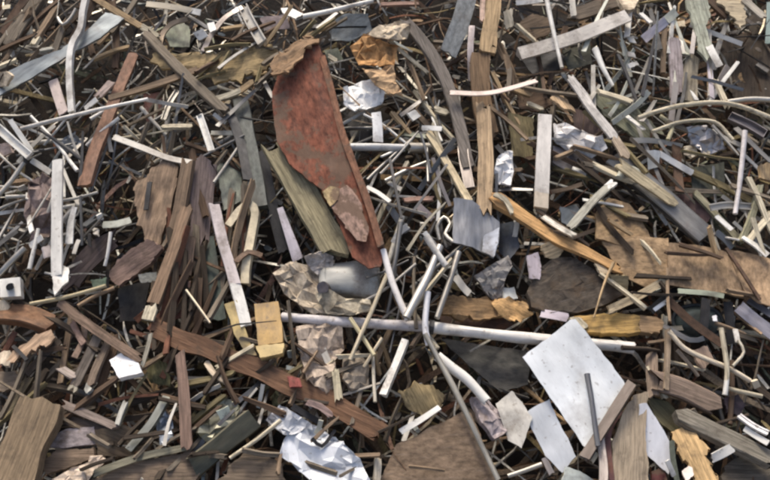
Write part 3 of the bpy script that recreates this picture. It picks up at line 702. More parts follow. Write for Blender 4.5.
# --- the long white pipe and what crosses it
r = root('metal_pipe', 'long white pipe running from the yellow block to behind the white sheet', 450, 332, 6)
Q('pipe_end', '', 'paint', (.56, .54, .56), 6.2, 10, [(281, 317, 6.2), (345, 322, 6.2), (430, 327, 6.2)], prof='pipe', parent=r)
q = Q('shaft', '', 'paint', (.70, .69, .67), 6.2, 11.5, [(426, 326.5, 6.2), (480, 333, 6.2), (545, 340, 6.1), (634, 348, 5.8)], prof='pipe', parent=r)
Q('collar', '', 'dark', 'D', 6.2, 13.5, [(429, 326.8, 6.2), (434, 327.4, 6.2)], parent=q)
S('reed', 'long cream reed leaning over the white pipe toward the cream peg', 'wood', (.58, .50, .38), 8, 4.5, [(389, 270), (372, 310), (350, 360)], prof='round')
S('reed', 'short cream reed crossing the leaning reed below the pipe', 'wood', (.62, .54, .36), 7.6, 4.5, [(350, 318), (362, 336), (374, 355)], prof='round')
S('reed', 'thin cream reed running up to the short reed\'s lower end', 'wood', (.55, .47, .36), 7.4, 3.5, [(382, 338), (364, 367)], prof='round')
S('reed', 'pale reed hanging from the crossing of the cream reeds', 'wood', (.52, .47, .40), 7, 3.5, [(373, 354), (375, 402)], prof='round')
Q('metal_rod', 'white rod slanting down to the white pipe beside the red plate\'s foot', 'paint', (.78, .76, .76), 8, 7, [(383, 250), (393, 284), (408, 320)])
Q('metal_rod', 'long grey rod crossing over the white pipe', 'steel', (.50, .49, .47), 8.2, 8, [(440, 246), (426, 280), (406, 318)], w1=9)
S('metal_strap', 'serrated white strap continuing below the long grey rod', 'paint', (.72, .71, .68), 7, 7, [(405, 340), (395, 365), (383, 394)], jag=.01)
Q('metal_rod', 'bright white rod bent at the head of the long grey rod', 'paint', 'W', 8.4, 7, [(426, 236), (436, 252), (446, 266)])
Q('metal_rod', 'grey rod beside the long grey rod over the pipe', 'steel', (.34, .33, .31), 7.4, 6, [(459, 252), (450, 280), (437, 318)])
Q('metal_rod', 'upright white rod standing on the pipe between two grey rods', 'paint', (.60, .61, .66), 7.6, 7, [(428, 292), (425, 325), (429, 345)])
Q('metal_rod', 'long thin olive-grey rod running from the pipe collar past the brown panel', 'steel', (.42, .40, .35), 8, 6, [(425, 334), (440, 362), (456, 392), (474, 430), (498, 480)], tilt=0)
Q('pipe_stub', 'thick bent white pipe below the long white pipe', 'paint', 'W', 7.2, 9.5, [(437, 356), (452, 368), (468, 380), (487, 402)], prof='pipe', tilt=0)
S('metal_strip', 'pale strip under the grey square tile', 'paint', 'P', 5.4, 7, [(455, 276), (470, 294)])
H('concrete_chunk', 'grey jagged chunk under the grey square tile', 'board', (.27, .27, .265), 5.6, [(474, 276), (490, 266), (508, 256), (512, 266), (503, 284), (506, 298), (494, 302), (484, 290)], th=.03, crumple=.014)
H('paint_chip', 'pale square chip beside the jagged chunk', 'paint', (.50, .53, .53), 5.2, [(502, 289), (514, 287), (518, 298), (505, 301)], th=.01)
H('fibrous_board', 'orange-brown fibrous chunk lying above the white pipe', 'wood', (.27, .17, .09), 5.4, [(438, 302), (456, 296), (478, 298), (500, 300), (506, 316), (480, 320), (452, 318)], th=.02, crumple=.02, rag=.012, freq=20)
H('fibrous_board', 'bright orange fibrous piece next to the dark slab', 'wood', (.55, .34, .16), 6, [(492, 300), (508, 296), (526, 304), (532, 314), (516, 322), (498, 316)], th=.014, crumple=.02, rag=.01, freq=22)
H('rusty_plate', 'dark maroon plate under the pipe\'s fibrous chunk', 'rust', (.075, .045, .035), 3.2, [(440, 312), (500, 316), (520, 328), (470, 330), (440, 326)])
H('dark_slab', 'dark grey-brown slab beneath the splintered orange timber', 'board', (.085, .074, .062), 5.4, [(527, 292), (536, 272), (550, 260), (570, 258), (596, 272), (622, 278), (626, 294), (604, 306), (576, 314), (548, 314), (531, 308)], th=.03, crumple=.01, rag=.005)
H('wood_chip', 'cream chip on the dark slab', 'wood', (.60, .49, .36), 6.6, [(594, 263), (606, 267), (610, 274), (600, 272)], th=.01)
H('wood_chip', 'olive-tan chip at the corner of the dark slab', 'wood', (.38, .31, .19), 6.2, [(608, 275), (629, 276), (628, 294), (614, 286)], th=.014)
r = root('squared_timber', 'mustard squared timber behind the white sheet', 614, 323, 6, cat='timber')
H('shaft', '', 'wood', (.50, .32, .12), 6, [(576, 316), (616, 313), (640, 315), (640, 332), (604, 333), (582, 331)], th=.035, crumple=.004, tilt=(0, .3), parent=r)
H('broken_end', '', 'wood', (.36, .24, .14), 6, [(640, 315), (656, 317), (664, 322), (660, 333), (640, 332)], th=.03, rag=.01, tilt=(0, .1), parent=r)
H('wood_chip', 'cream chip at the tip of the mustard timber', 'wood', 'C', 6.6, [(569, 318), (580, 316), (588, 324), (582, 330)], th=.01)
S('wooden_lath', 'long cream slat rising from the mustard timber to the tan panel', 'wood', (.58, .46, .31), 6.4, 8, [(608, 310), (640, 295), (670, 277)], th=.012)
S('metal_strip', 'mauve-white strip above the white sheet\'s top corner', 'paint', (.58, .52, .58), 5.8, 9, [(540, 313), (568, 318)])
H('paint_chip', 'pale mauve chip at the dark slab\'s upper corner', 'paint', (.46, .41, .46), 6, [(527, 256), (538, 252), (542, 266), (540, 279), (530, 278)], th=.008)
H('wood_chip', 'cream-tan knot under the orange timber', 'wood', (.58, .44, .28), 6.2, [(541, 246), (556, 240), (563, 250), (558, 261), (546, 257)], th=.014, crumple=.012)
# --- the torn tan panels
H('wooden_board', 'tan board behind the stick with the white tip', 'board', (.35, .255, .15), 5.6, [(596, 212), (608, 198), (628, 204), (640, 216), (652, 238), (622, 246), (596, 238)], th=.01, crumple=.0078, rag=.004)
H('torn_fibreboard', 'tan panel with torn edges next to the dark slab', 'board', (.37, .27, .165), 5.8, [(602, 242), (630, 236), (668, 238), (669, 262), (668, 284), (644, 287), (620, 274)], th=.008, crumple=.0078, freq=14, rag=.004, tilt=(.2, -.5))
H('torn_fibreboard', 'large brown-tan panel above the dark bowl', 'board', (.31, .23, .15), 6.0, [(667, 243), (694, 244), (726, 251), (734, 266), (744, 296), (708, 291), (668, 285)], th=.008, crumple=.0078, freq=12, rag=.003, tilt=(-.2, .3))
H('torn_fibreboard', 'tan panel at the photo\'s edge with a dark crease beside it', 'board', (.37, .27, .175), 6.3, [(727, 249), (750, 253), (776, 260), (776, 308), (758, 302), (744, 290)], th=.008, crumple=.0078, freq=14, rag=.003, tilt=(.3, .2))
S('metal_strip', 'thin dark brown strip lying between the two large tan panels', 'rust', 'B', 7, 4, [(726, 248), (742, 272), (760, 300)])
S('metal_sliver', 'white splinter across the top of the tan edge panel', 'paint', 'W', 7, 7, [(742, 237), (756, 246), (768, 256)])
S('wooden_lath', 'grey slat running up from the tan edge panel', 'steel', 'G', 6.4, 7, [(716, 232), (732, 248)])
S('metal_strip', 'pale green strip along the bottom of the brown-tan panel', 'paint', (.40, .44, .34), 6.4, 5, [(678, 291), (724, 296)])
# --- the dark bowl
r = root('dark_bowl', 'dark rounded bowl half hidden below the brown-tan panel', 697, 322, 4)
cb = at(697, 323, 3.6 * LAYER)
mat = Matrix((U, V, N)).transposed().to_4x4()
mat.translation = cb
k = size(cb)
rings = []
for t in range(9):
    a = R(4 + 86 * t / 8)
    rings.append([(math.cos(6.2832 * i / 28) * 24 * k * math.sin(a), math.sin(6.2832 * i / 28) * 17 * k * math.sin(a), math.cos(a) * .05) for i in range(28)])
bumpy_solid('body', 'dark', (.035, .05, .05), rings, mat, r)
rim = [cb + U * math.cos(6.2832 * i / 24) * 25 * k + V * math.sin(6.2832 * i / 24) * 18 * k + N * .01 for i in range(25)]
bm, m_ = sweep(rim[:24], section('round', .014, 0), lambda u: 1, N)
link('rim', finish(bm), 'dark', (.05, .055, .055), m_, r)
S('rusty_strip', 'dark rusty strip crossing the dark bowl', 'rust', (.10, .065, .045), 6.4, 8, [(668, 300), (692, 322), (722, 344)])
S('metal_strip', 'black flat strip leaning over the dark bowl\'s rim', 'dark', 'K', 6.2, 9, [(706, 298), (702, 336)])
S('metal_strip', 'dim grey strip poking out below the dark bowl', 'steel', 'G', 6.4, 5, [(664, 326), (690, 340), (704, 338)])
H('paint_chip', 'tiny pale blue chip on the dark bowl', 'paint', (.55, .58, .66), 6.6, [(712, 316), (716, 315), (717, 321), (713, 321)])
S('metal_bar', 'mauve-silver bar at the photo\'s edge beside the dark bowl', 'steel', (.34, .33, .37), 5.6, 13, [(738, 306), (756, 321), (776, 336)])
S('metal_bar', 'thin silver bar above the mauve-silver bar', 'steel', (.26, .26, .29), 5.2, 7, [(748, 300), (776, 318)])
S('metal_bar', 'black glossy bar between the cream slat and the dark bowl', 'dark', 'K', 5, 8, [(650, 312), (668, 296), (682, 288)])
S('metal_sliver', 'silver sliver on the black glossy bar', 'steel', 'S', 6, 4, [(654, 310), (672, 298)])
S('metal_bar', 'black bar hanging beside the dark bowl', 'dark', 'K', 4.6, 9, [(728, 302), (732, 345)])

# --- fifth row
H('notched_strap', 'tan strap with toothed notches below the rusty brown beam', 'wood', (.48, .33, .23), 6.2, [(50, 330), (56, 338), (46, 347), (40, 343), (36, 352), (31, 348), (26, 358), (21, 353), (14, 364), (6, 362), (12, 352), (24, 344), (36, 334)], th=.01, tilt=(0, 0))
H('notched_strap', 'paler notched strap end beside the toothed tan strap', 'wood', (.50, .42, .34), 5.8, [(0, 352), (10, 350), (13, 358), (8, 366), (-3, 364)], th=.01)
S('metal_strip', 'black strip standing in for the shade of a gap in the notched straps', 'dark', 'K', 6.6, 3.5, [(13, 346), (27, 360)])  # shade between the strap's teeth drawn as a black strip
S('metal_strip', 'lowest dark strip along the notched straps', 'dark', 'DB', 5, 8, [(60, 340), (26, 374)])
S('wooden_lath', 'grey-brown slat with a cream foot beside the white block', 'wood', (.20, .165, .14), 6, 9, [(100, 332), (86, 362), (72, 391)], tip=('C', .86))
S('wooden_lath', 'brown slat with a pale foot next to the grey-brown one', 'wood', (.24, .18, .14), 6.2, 8, [(110, 340), (98, 366), (88, 393)], tip=('P', .88))
S('wooden_lath', 'dim brown slat behind the two slats with pale feet', 'wood', 'B', 5, 9, [(118, 336), (106, 368), (100, 396)])
S('bent_strip', 'pinkish curled strip at the head of the grey-brown slat', 'rust', (.28, .20, .17), 6.2, 6, [(72, 322), (78, 334), (84, 344)])
S('bent_strip', 'brown curled strip between the pinkish curl and the brown slat', 'rust', (.20, .15, .12), 6, 6, [(84, 322), (84, 338), (74, 358)])
S('splinter', 'pink-grey splinter lying above the cream foot of the slat', 'wood', (.46, .38, .34), 6, 8, [(59, 367), (74, 377)])
H('plaster_block', 'bright white block below the long brown strip', 'clean', (.80, .81, .84), 7, [(109, 360), (121, 353), (128, 358), (139, 363), (141, 372), (131, 375), (119, 378), (114, 370)], th=.025, crumple=.006)
S('wooden_lath', 'dark slat running along the head of the brown post', 'wood', 'DB', 4.6, 8, [(46, 370), (10, 418)])
S('wooden_lath', 'dim olive slat at the photo\'s edge by the brown post', 'wood', (.13, .105, .07), 4.8, 8, [(30, 378), (-4, 424)])
H('wood_chip', 'dim brown chip at the photo\'s edge beneath the notched straps', 'wood', (.22, .17, .13), 4.6, [(-4, 372), (14, 370), (20, 384), (4, 392), (-4, 390)], th=.014)
S('splinter', 'cream pin standing beside the bright white block', 'wood', 'C', 7.2, 4, [(151, 333), (147, 350), (142, 367)])
S('rusty_beam', 'long rusty brown beam slanting under the yellow block', 'wood', (.20, .112, .07), 6, 19, [(152, 326), (180, 341), (206, 348), (232, 361), (258, 368), (290, 386), (322, 396), (352, 416), (386, 436)], prof='flat', th=.03, tilt=0, roll=.1, jag=.05)
S('wooden_lath', 'reddish upright slat below the long rusty beam', 'wood', (.27, .18, .145), 7, 11, [(180, 352), (184, 396), (187, 450)], th=.014)
H('olive_plate', 'olive ribbed plate beside the reddish upright slat', 'wood', (.15, .135, .07), 4.8, [(143, 358), (166, 362), (172, 388), (150, 382)], crumple=.014, freq=30)
S('bent_strip', 'cream hook under the long rusty beam', 'wood', (.55, .45, .35), 6.2, 6, [(206, 362), (214, 374), (227, 382)])
r = root('yellow_block', 'mustard yellow block standing on the long rusty beam', 267, 330, 7, cat='block')
H('body', '', 'paint', (.50, .33, .13), 7.4, [(254, 304), (278, 301), (282, 326), (283, 342), (258, 345)], th=.04, crumple=.003, rag=.002, tilt=(0, .2), parent=r)
H('end_lip', '', 'paint', (.58, .45, .22), 7.6, [(256, 346), (284, 343), (283, 353), (260, 358)], th=.035, crumple=.003, rag=.003, tilt=(0, .05), parent=r)
H('yellow_bracket', 'cream-yellow strip leaning against the mustard yellow block', 'paint', (.62, .48, .22), 7, [(224, 304), (237, 300), (242, 322), (250, 342), (257, 355), (247, 354), (235, 336)], th=.012, crumple=.006)
H('torn_cloth', 'torn grey-tan cloth hanging below the white pipe', 'board', (.44, .38, .32), 6.2, [(296, 328), (318, 325), (342, 330), (344, 350), (334, 362), (340, 384), (326, 392), (308, 382), (300, 356)], crumple=.022, freq=11, th=.003)
S('bent_strip', 'grey curved strip on the torn cloth', 'steel', 'P', 6, 7, [(322, 347), (328, 362), (336, 374)])
S('wooden_peg', 'cream peg standing below the torn cloth', 'wood', (.66, .57, .40), 7, 8, [(335, 368), (337, 384), (339, 401)])
H('concrete_chunk', 'grey-tan chunk beside the cream peg', 'board', (.36, .32, .26), 6, [(343, 358), (358, 352), (368, 366), (368, 386), (352, 392), (342, 380)], th=.02, crumple=.02)
H('red_tag', 'small red tag on the long rusty beam', 'red', (.20, .06, .055), 7.4, [(287, 376), (299, 377), (302, 386), (290, 387)], th=.006)
H('paint_chip', 'small pale chip in the hollow beside the yellow block', 'paint', (.56, .60, .58), 5, [(287, 351), (294, 350), (295, 358), (289, 358)])
S('splinter', 'grey-green splinter above the small red tag', 'paint', 'GP', 6, 4, [(286, 367), (300, 370)])
H('fibrous_board', 'yellowish tan stump above the brown panel', 'wood', (.44, .33, .18), 5.6, [(399, 392), (414, 385), (430, 384), (444, 394), (440, 408), (424, 416), (408, 410)], th=.03, crumple=.02, rag=.01)
S('metal_sliver', 'bright white splinter along the top of the brown panel', 'paint', 'W', 7, 6, [(400, 432), (420, 420), (440, 407)])
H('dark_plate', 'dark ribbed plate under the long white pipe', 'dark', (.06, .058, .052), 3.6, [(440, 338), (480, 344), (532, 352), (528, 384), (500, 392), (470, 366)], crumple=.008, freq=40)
r = root('white_sheet', 'large bright white sheet tilted beneath the dark grey rod', 575, 382, 8.2, cat='metal sheet')
H('panel', '', 'clean', (.82, .87, .92), 8.4, [(523, 357), (528, 352), (548, 338), (570, 320), (575, 319), (600, 350), (624, 381), (627, 387), (607, 416), (588, 446), (584, 447), (556, 405)], th=.006, crumple=.0075, rag=.003, freq=5, tilt=(.4, -.9), curl=.05, parent=r)
Q('metal_rod', 'dark grey rod lying on the large white sheet', 'steel', (.16, .165, .18), 9.4, 6.5, [(587, 374, 9.1), (593, 410, 9.3), (598, 446, 9.3)], w1=5)
S('twig', 'cream twig running across below the dark bowl', 'wood', (.64, .55, .44), 7, 5, [(669, 331), (684, 348), (706, 359), (728, 368), (750, 381)], prof='round')
S('twig', 'pale upright twig crossing the cream twig', 'wood', 'C', 7.3, 5, [(721, 328), (726, 358), (727, 374), (725, 395)], prof='round', tip=('W', .75, 'paint'))
S('twig', 'thin pale twig beside the twigs\' crossing', 'wood', (.55, .50, .42), 7, 3, [(733, 366), (744, 352), (738, 340)], prof='round')
S('metal_sliver', 'white sliver above the twigs\' crossing', 'paint', 'W', 6.4, 5, [(735, 329), (738, 343)])
S('twig', 'brown twig rising under the cream twig', 'wood', (.40, .32, .25), 6.2, 4, [(677, 350), (698, 376)], prof='round')
H('wood_chip', 'pinkish brown chip beside the cream twig', 'wood', (.31, .23, .19), 6, [(692, 350), (706, 346), (714, 360), (702, 370)], th=.012)
S('stick', 'brown upright stick beside the white sheet\'s corner', 'wood', (.34, .26, .19), 6.6, 5, [(668, 328), (667, 358), (666, 390)])
S('wooden_lath', 'dim brown slat standing beside the brown upright stick', 'wood', (.25, .19, .15), 5.4, 11, [(652, 352), (654, 400)])
S('log', 'pink-brown log lying below the twigs', 'wood', (.27, .20, .16), 6, 20, [(652, 380), (684, 390), (716, 406)], prof='beam', tilt=0)
H('paint_chip', 'pale round chip near the purple lump', 'paint', 'C', 6, [(752, 382), (758, 380), (761, 386), (755, 389)], th=.01)
H('dark_lump', 'purple-black lump beyond the pink-brown log', 'dark', (.03, .02, .03), 5.4, [(724, 398), (738, 394), (746, 404), (740, 416), (727, 412)], th=.03, crumple=.02)

# --- bottom edge
S('wooden_post', 'broad brown post in the bottom corner', 'wood', (.225, .165, .11), 7.2, 42, [(46, 398), (30, 436), (10, 490)], prof='flat', th=.05, tilt=.5, roll=0, jag=.02)
H('concrete_chunk', 'grey block lying against the brown post', 'board', (.34, .31, .32), 5.6, [(50, 436), (66, 429), (94, 427), (97, 444), (60, 448), (48, 446)], th=.03)
H('wooden_board', 'brown board beside the grey block', 'wood', (.185, .14, .10), 5.2, [(96, 431), (122, 424), (150, 436), (150, 448), (124, 456), (97, 456)], th=.02)
H('wooden_board', 'brown board below the grey block', 'wood', (.24, .175, .13), 5.4, [(42, 462), (58, 449), (92, 449), (94, 458), (70, 466), (46, 474)], th=.02)
H('torn_paper', 'torn cream scrap between the two low brown boards', 'board', (.66, .57, .47), 6.4, [(54, 480), (72, 469), (88, 464), (90, 457), (102, 456), (107, 462), (96, 470), (88, 482), (60, 486)], crumple=.01, rag=.008)
S('wooden_lath', 'long grey-olive slat along the large brown board', 'wood', (.26, .24, .18), 6.8, 7, [(92, 474), (140, 457), (188, 447)], th=.012)
H('wooden_board', 'large mauve-brown board along the bottom edge', 'wood', (.21, .155, .115), 6.4, [(84, 482), (128, 463), (160, 457), (194, 451), (200, 466), (196, 490), (84, 492)], th=.03, rag=.006)
S('wooden_lath', 'mauve-brown slat below the pale feet of the slats', 'wood', (.25, .20, .18), 5.8, 8, [(62, 404), (118, 428)])
S('wooden_lath', 'dim brown slat under the mauve-brown slat', 'wood', (.15, .115, .095), 5, 10, [(56, 416), (114, 434)])
S('splinter', 'thin pale splinter standing over the brown boards', 'wood', 'P', 6.4, 4.5, [(126, 402), (117, 427)])
S('metal_strip', 'grey-green strip leaning beside the blue glass lump', 'steel', (.34, .35, .31), 6.4, 8, [(167, 396), (150, 424), (128, 450)])
H('glass_shard', 'bluish glinting lump beside the reddish upright slat', 'steel', (.35, .40, .48), 5.4, [(156, 420), (166, 412), (173, 420), (174, 442), (160, 446)], crumple=.02, freq=26)
H('metal_sheet', 'pale olive dented sheet under the greenish white chip', 'steel', (.34, .34, .27), 5.4, [(192, 432), (206, 414), (226, 400), (242, 408), (234, 424), (208, 442)], crumple=.016, freq=16)
H('paint_chip', 'greenish white chip on the pale olive dented sheet', 'paint', (.60, .64, .54), 6.4, [(216, 411), (228, 406), (232, 414), (222, 422)], crumple=.008)
S('stick', 'thin olive stick running up beside the pale olive sheet', 'wood', 'OL', 5.8, 5, [(190, 424), (226, 394)])
S('metal_beam', 'dark olive beam pointing up at the torn silver sheet', 'steel', (.12, .115, .085), 6.2, 22, [(192, 468), (222, 444), (254, 418)], prof='beam', tilt=0)
S('stick', 'thin cream stick lying across to the torn silver sheet', 'wood', 'C', 8, 4, [(230, 458), (256, 440), (281, 420)], prof='round')
H('wooden_board', 'mauve-brown board under the thin cream stick', 'wood', (.20, .15, .11), 7, [(210, 486), (228, 468), (244, 453), (262, 452), (280, 464), (288, 488)], th=.02, rag=.006)
r = root('torn_sheet', 'torn silver-white sheet crumpled at the bottom edge', 318, 446, 6, cat='metal sheet')
H('panel', '', 'clean', (.60, .64, .71), 6.6, [(284, 440), (298, 424), (314, 424), (330, 434), (346, 446), (360, 460), (372, 484), (318, 488), (300, 472), (282, 456)], crumple=.02, freq=13, rag=.008, th=.003, parent=r)
H('torn_corner', '', 'paint', (.54, .57, .63), 6.8, [(266, 420), (280, 404), (296, 414), (312, 424), (300, 432), (286, 436), (276, 428)], crumple=.018, freq=18, rag=.008, th=.003, parent=r)
S('metal_strip', 'thin black strip lying on the torn silver sheet', 'dark', 'K', 7.4, 3.5, [(312, 438), (322, 446), (335, 430)])
S('metal_strip', 'black strip above the torn silver sheet', 'dark', 'K', 7, 6, [(292, 406), (318, 421)])
S('splinter', 'pink splinter over the black strip', 'wood', (.60, .42, .37), 7.4, 6, [(306, 402), (320, 406), (332, 416)])
S('metal_sliver', 'greenish white sliver on the torn silver sheet', 'paint', 'GP', 7.8, 5, [(321, 420), (316, 434)])
S('metal_sliver', 'thin grey sliver standing above the torn sheet\'s corner', 'steel', 'P', 6.6, 4, [(263, 384), (258, 408)])
S('wooden_peg', 'cream peg at the bottom edge beside the torn sheet', 'wood', (.60, .52, .42), 7, 7, [(377, 456), (376, 486)])
H('brown_fibreboard', 'smooth dark brown panel at the bottom edge', 'board', (.19, .145, .105), 6.6, [(396, 444), (412, 438), (430, 427), (448, 420), (462, 411), (471, 413), (480, 434), (501, 487), (376, 490), (388, 462)], th=.01, crumple=.0075, freq=9, rag=.004)
H('concrete_chunk', 'mauve-grey chunk beside the brown panel', 'board', (.36, .33, .35), 6, [(470, 398), (486, 396), (502, 414), (508, 432), (494, 440), (480, 424)], th=.02, crumple=.02)
H('metal_sheet', 'pale grey sheet beside the mauve-grey chunk', 'paint', (.52, .51, .48), 6.6, [(496, 404), (512, 391), (522, 402), (532, 418), (522, 448), (508, 440)], th=.004)
H('metal_sheet', 'bluish silver sheet beside the large white sheet', 'clean', (.56, .60, .66), 6.9, [(524, 414), (536, 406), (549, 399), (560, 424), (576, 456), (562, 472), (546, 456)], th=.004, crumple=.004)
Q('metal_rod', 'thin pale rod lying at the bottom edge below the silver sheets', 'steel', 'P', 6.4, 4.5, [(508, 476), (526, 470), (542, 464)])
S('metal_sliver', 'bent mauve sliver at the foot of the bluish silver sheet', 'steel', 'M', 6.4, 6, [(544, 458), (552, 474)])
H('paint_chip', 'pale green corner of sheet at the bottom edge', 'paint', (.62, .68, .65), 7.4, [(566, 466), (580, 471), (594, 480), (592, 490), (560, 490)], th=.006)
S('metal_bar', 'dark grey-brown bar crossing the large white sheet\'s lower edge', 'steel', (.15, .13, .12), 9, 10, [(632, 382), (608, 420), (584, 458)], prof='angle', th=.006, tilt=0)
S('splinter', 'cream splinter at the white sheet\'s lowest corner', 'wood', 'C', 8, 6, [(597, 452), (589, 464)])
S('wooden_lath', 'pale mauve slat standing at the bottom edge under the dark rod', 'wood', (.50, .43, .40), 8.6, 8, [(600, 434), (603, 486)])
S('metal_strip', 'maroon strip beside the pale mauve slat', 'rust', (.12, .06, .06), 8, 6, [(620, 410), (608, 436), (612, 486)])
H('wooden_post', 'thick tan-grey post at the bottom edge beside the white sheets', 'wood', (.36, .29, .22), 8, [(613, 442), (622, 414), (634, 396), (648, 392), (646, 440), (650, 490), (610, 490)], th=.035, crumple=.006)
H('metal_sheet', 'pointed white sheet beside the thick tan-grey post', 'clean', (.76, .78, .84), 7.4, [(640, 404), (646, 402), (660, 424), (675, 452), (668, 474), (655, 462), (636, 446)], th=.004, crumple=.003)
S('metal_strip', 'thin dark strip between the pointed white sheet and the orange timber', 'dark', 'GN', 7.6, 5, [(672, 440), (678, 486)])
S('metal_sliver', 'white sliver at the lower tip of the pointed white sheet', 'paint', 'W', 7.8, 5, [(667, 460), (674, 476)])
H('broken_timber', 'splintered orange-cream timber at the bottom edge', 'wood', (.56, .38, .20), 6.8, [(670, 432), (680, 428), (694, 432), (707, 444), (706, 458), (718, 474), (724, 490), (698, 490), (692, 468), (682, 458)], th=.03, crumple=.01, rag=.01)
S('metal_sliver', 'white splinter beside the orange-cream timber', 'paint', 'W', 7.2, 9, [(712, 458), (722, 453), (733, 447)])
H('paint_chip', 'pinkish white chip on the orange-cream timber\'s foot', 'paint', (.62, .56, .54), 7.4, [(682, 470), (692, 464), (694, 474), (686, 482)])
S('metal_beam', 'grey-brown beam slanting to the bottom corner', 'wood', (.25, .225, .19), 6.2, 19, [(676, 414), (722, 436), (776, 464)], prof='beam', tilt=0)
S('metal_strip', 'white strip by the purple lump over the grey-brown beam', 'paint', (.72, .72, .74), 6.8, 6, [(738, 416), (752, 426), (768, 434)])
S('metal_strip', 'bright silver strip under the other white strip by the beam', 'paint', 'W', 6.8, 6, [(744, 428), (756, 436), (768, 443)])
H('wooden_board', 'dim grey-brown board in the bottom corner below the beam', 'wood', (.15, .125, .10), 4.6, [(724, 466), (748, 452), (776, 470), (776, 490), (720, 490)], th=.02)
H('paint_chip', 'dark red chip beside the thick tan-grey post', 'red', (.13, .05, .05), 6.6, [(652, 472), (664, 466), (668, 480), (664, 490), (652, 490)])
H('wooden_board', 'dim olive board under the pointed white sheet', 'wood', (.16, .145, .09), 4.6, [(646, 396), (668, 402), (690, 424), (676, 434), (656, 420)], th=.014)
# ------------------------------------------------------------------ tangles of like sticks, each stick a thing of its own
WORD = {'B': 'dark brown', 'LB': 'light brown', 'RB': 'rusty brown', 'T': 'tan', 'C': 'cream', 'GB': 'grey-brown', 'P': 'pale grey', 'G': 'grey',
        'W': 'white', 'OL': 'olive', 'GN': 'dark green-grey', 'D': 'charcoal', 'DB': 'blackish brown', 'M': 'pinkish grey', 'GP': 'pale green'}
def tangle(name, size_word, where, group, tints, box, ang, spread, ln, wd, zz, count, seed):
    rr = random.Random(seed)
    x0, y0, x1, y1 = box
    for _ in range(count):
        a = R(rr.gauss(ang, spread))
        l = rr.uniform(*ln) / 2
        cx, cy = rr.uniform(x0, x1), rr.uniform(y0, y1)
        dx, dy = math.cos(a) * l, -math.sin(a) * l
        t = rr.choice(tints)
        fam = 'wood' if t in ('B', 'LB', 'T', 'C', 'GB', 'OL', 'DB') else 'rust' if t == 'RB' else 'dark' if t in ('D', 'GN') else 'steel' if t in ('G',) else 'paint'
        z = rr.uniform(*zz)
        w = rr.uniform(*wd)
        kw = dict(prof='round') if name in ('metal_rod', 'twig') and rr.random() < .6 else {}
        strip(name, '%s %s %s %s' % (size_word, WORD[t], name.split('_')[-1], where), fam, t, z, w, [(cx - dx, cy - dy), (cx + dx, cy + dy)],
              w1=w * rr.uniform(.5, 1.1), tilt=rr.uniform(-2.2, 2.2), roll=rr.uniform(-.8, .8), group=group, **kw)

tangle('wooden_stick', 'narrow', 'in the steep fan around the cracked bark board', 'steep sticks around the bark board', ['B', 'LB', 'RB', 'RB', 'GB', 'DB'], (136, 168, 250, 322), 74, 14, (60, 125), (4, 8), (3.5, 6.6), 34, 1)
tangle('wooden_stick', 'slim', 'fanned out above the blue-grey flat bar', 'slim sticks above the blue-grey bar', ['GB', 'LB', 'P', 'B'], (0, 0, 130, 56), 58, 20, (30, 75), (3.5, 7), (3, 4.8), 20, 2)
tangle('metal_rod', 'thin', 'in the dark tangle around the white upright bar', 'thin rods around the white upright bar', ['P', 'W', 'G', 'W', 'D', 'P'], (0, 104, 116, 276), 48, 34, (22, 74), (2.2, 4.6), (3, 6.5), 50, 3)
tangle('metal_rod', 'thin', 'between the grey-brown beam and the red plate', 'thin rods beside the red plate\'s top', ['G', 'P', 'GB', 'C', 'B'], (128, 84, 262, 168), 20, 50, (24, 70), (2.5, 5), (3, 6.2), 24, 4)
tangle('splinter', 'narrow', 'near the brown plank under the long pinkish strip', 'splinters around the brown plank', ['T', 'B', 'LB', 'C', 'GB'], (404, 40, 560, 140), -50, 40, (24, 64), (3, 6), (3, 6), 24, 5)
tangle('metal_strip', 'slim', 'standing among the slats below the long pale board', 'slim strips below the long board', ['P', 'M', 'G', 'D', 'GP', 'W'], (592, 16, 724, 112), 76, 30, (22, 64), (3, 6), (3.5, 6.2), 34, 6)
tangle('wooden_stick', 'weathered', 'slanting around the dark grey beam', 'weathered sticks around the dark grey beam', ['OL', 'GB', 'G', 'P', 'C', 'DB', 'P', 'W'], (592, 124, 770, 240), -34, 28, (34, 95), (3, 6.5), (3.5, 6.6), 38, 7)
tangle('twig', 'bare', 'in the dark hollow around the crossed twigs', 'twigs in the dark hollow', ['B', 'LB', 'DB', 'GB', 'C', 'D'], (636, 318, 770, 440), -36, 44, (26, 78), (2.5, 5.5), (3, 6.6), 30, 8)
tangle('metal_rod', 'slender', 'in the tangle between the red plate and the square tile', 'slender rods between plate and tile', ['G', 'P', 'G', 'GB', 'D', 'C'], (384, 140, 462, 322), 58, 36, (26, 84), (2.4, 5), (3, 7), 30, 9)
tangle('wooden_stick', 'dull', 'in the brown clutter around the bright white block', 'dull sticks around the white block', ['B', 'LB', 'DB', 'GB', 'RB', 'OL'], (0, 322, 236, 452), 38, 36, (36, 100), (3.5, 7.5), (3, 6.2), 44, 10)
tangle('splinter', 'thin', 'around the cream peg and torn cloth', 'splinters around the torn cloth', ['T', 'C', 'GB', 'P', 'LB'], (286, 326, 424, 424), 62, 34, (24, 70), (2.5, 5), (4, 7), 24, 11)
tangle('metal_strip', 'dull', 'around the dark olive beam below the rusty beam', 'dull strips around the olive beam', ['OL', 'GN', 'G', 'P', 'B'], (188, 376, 300, 470), 42, 28, (26, 76), (3, 6), (3.5, 6), 18, 12)
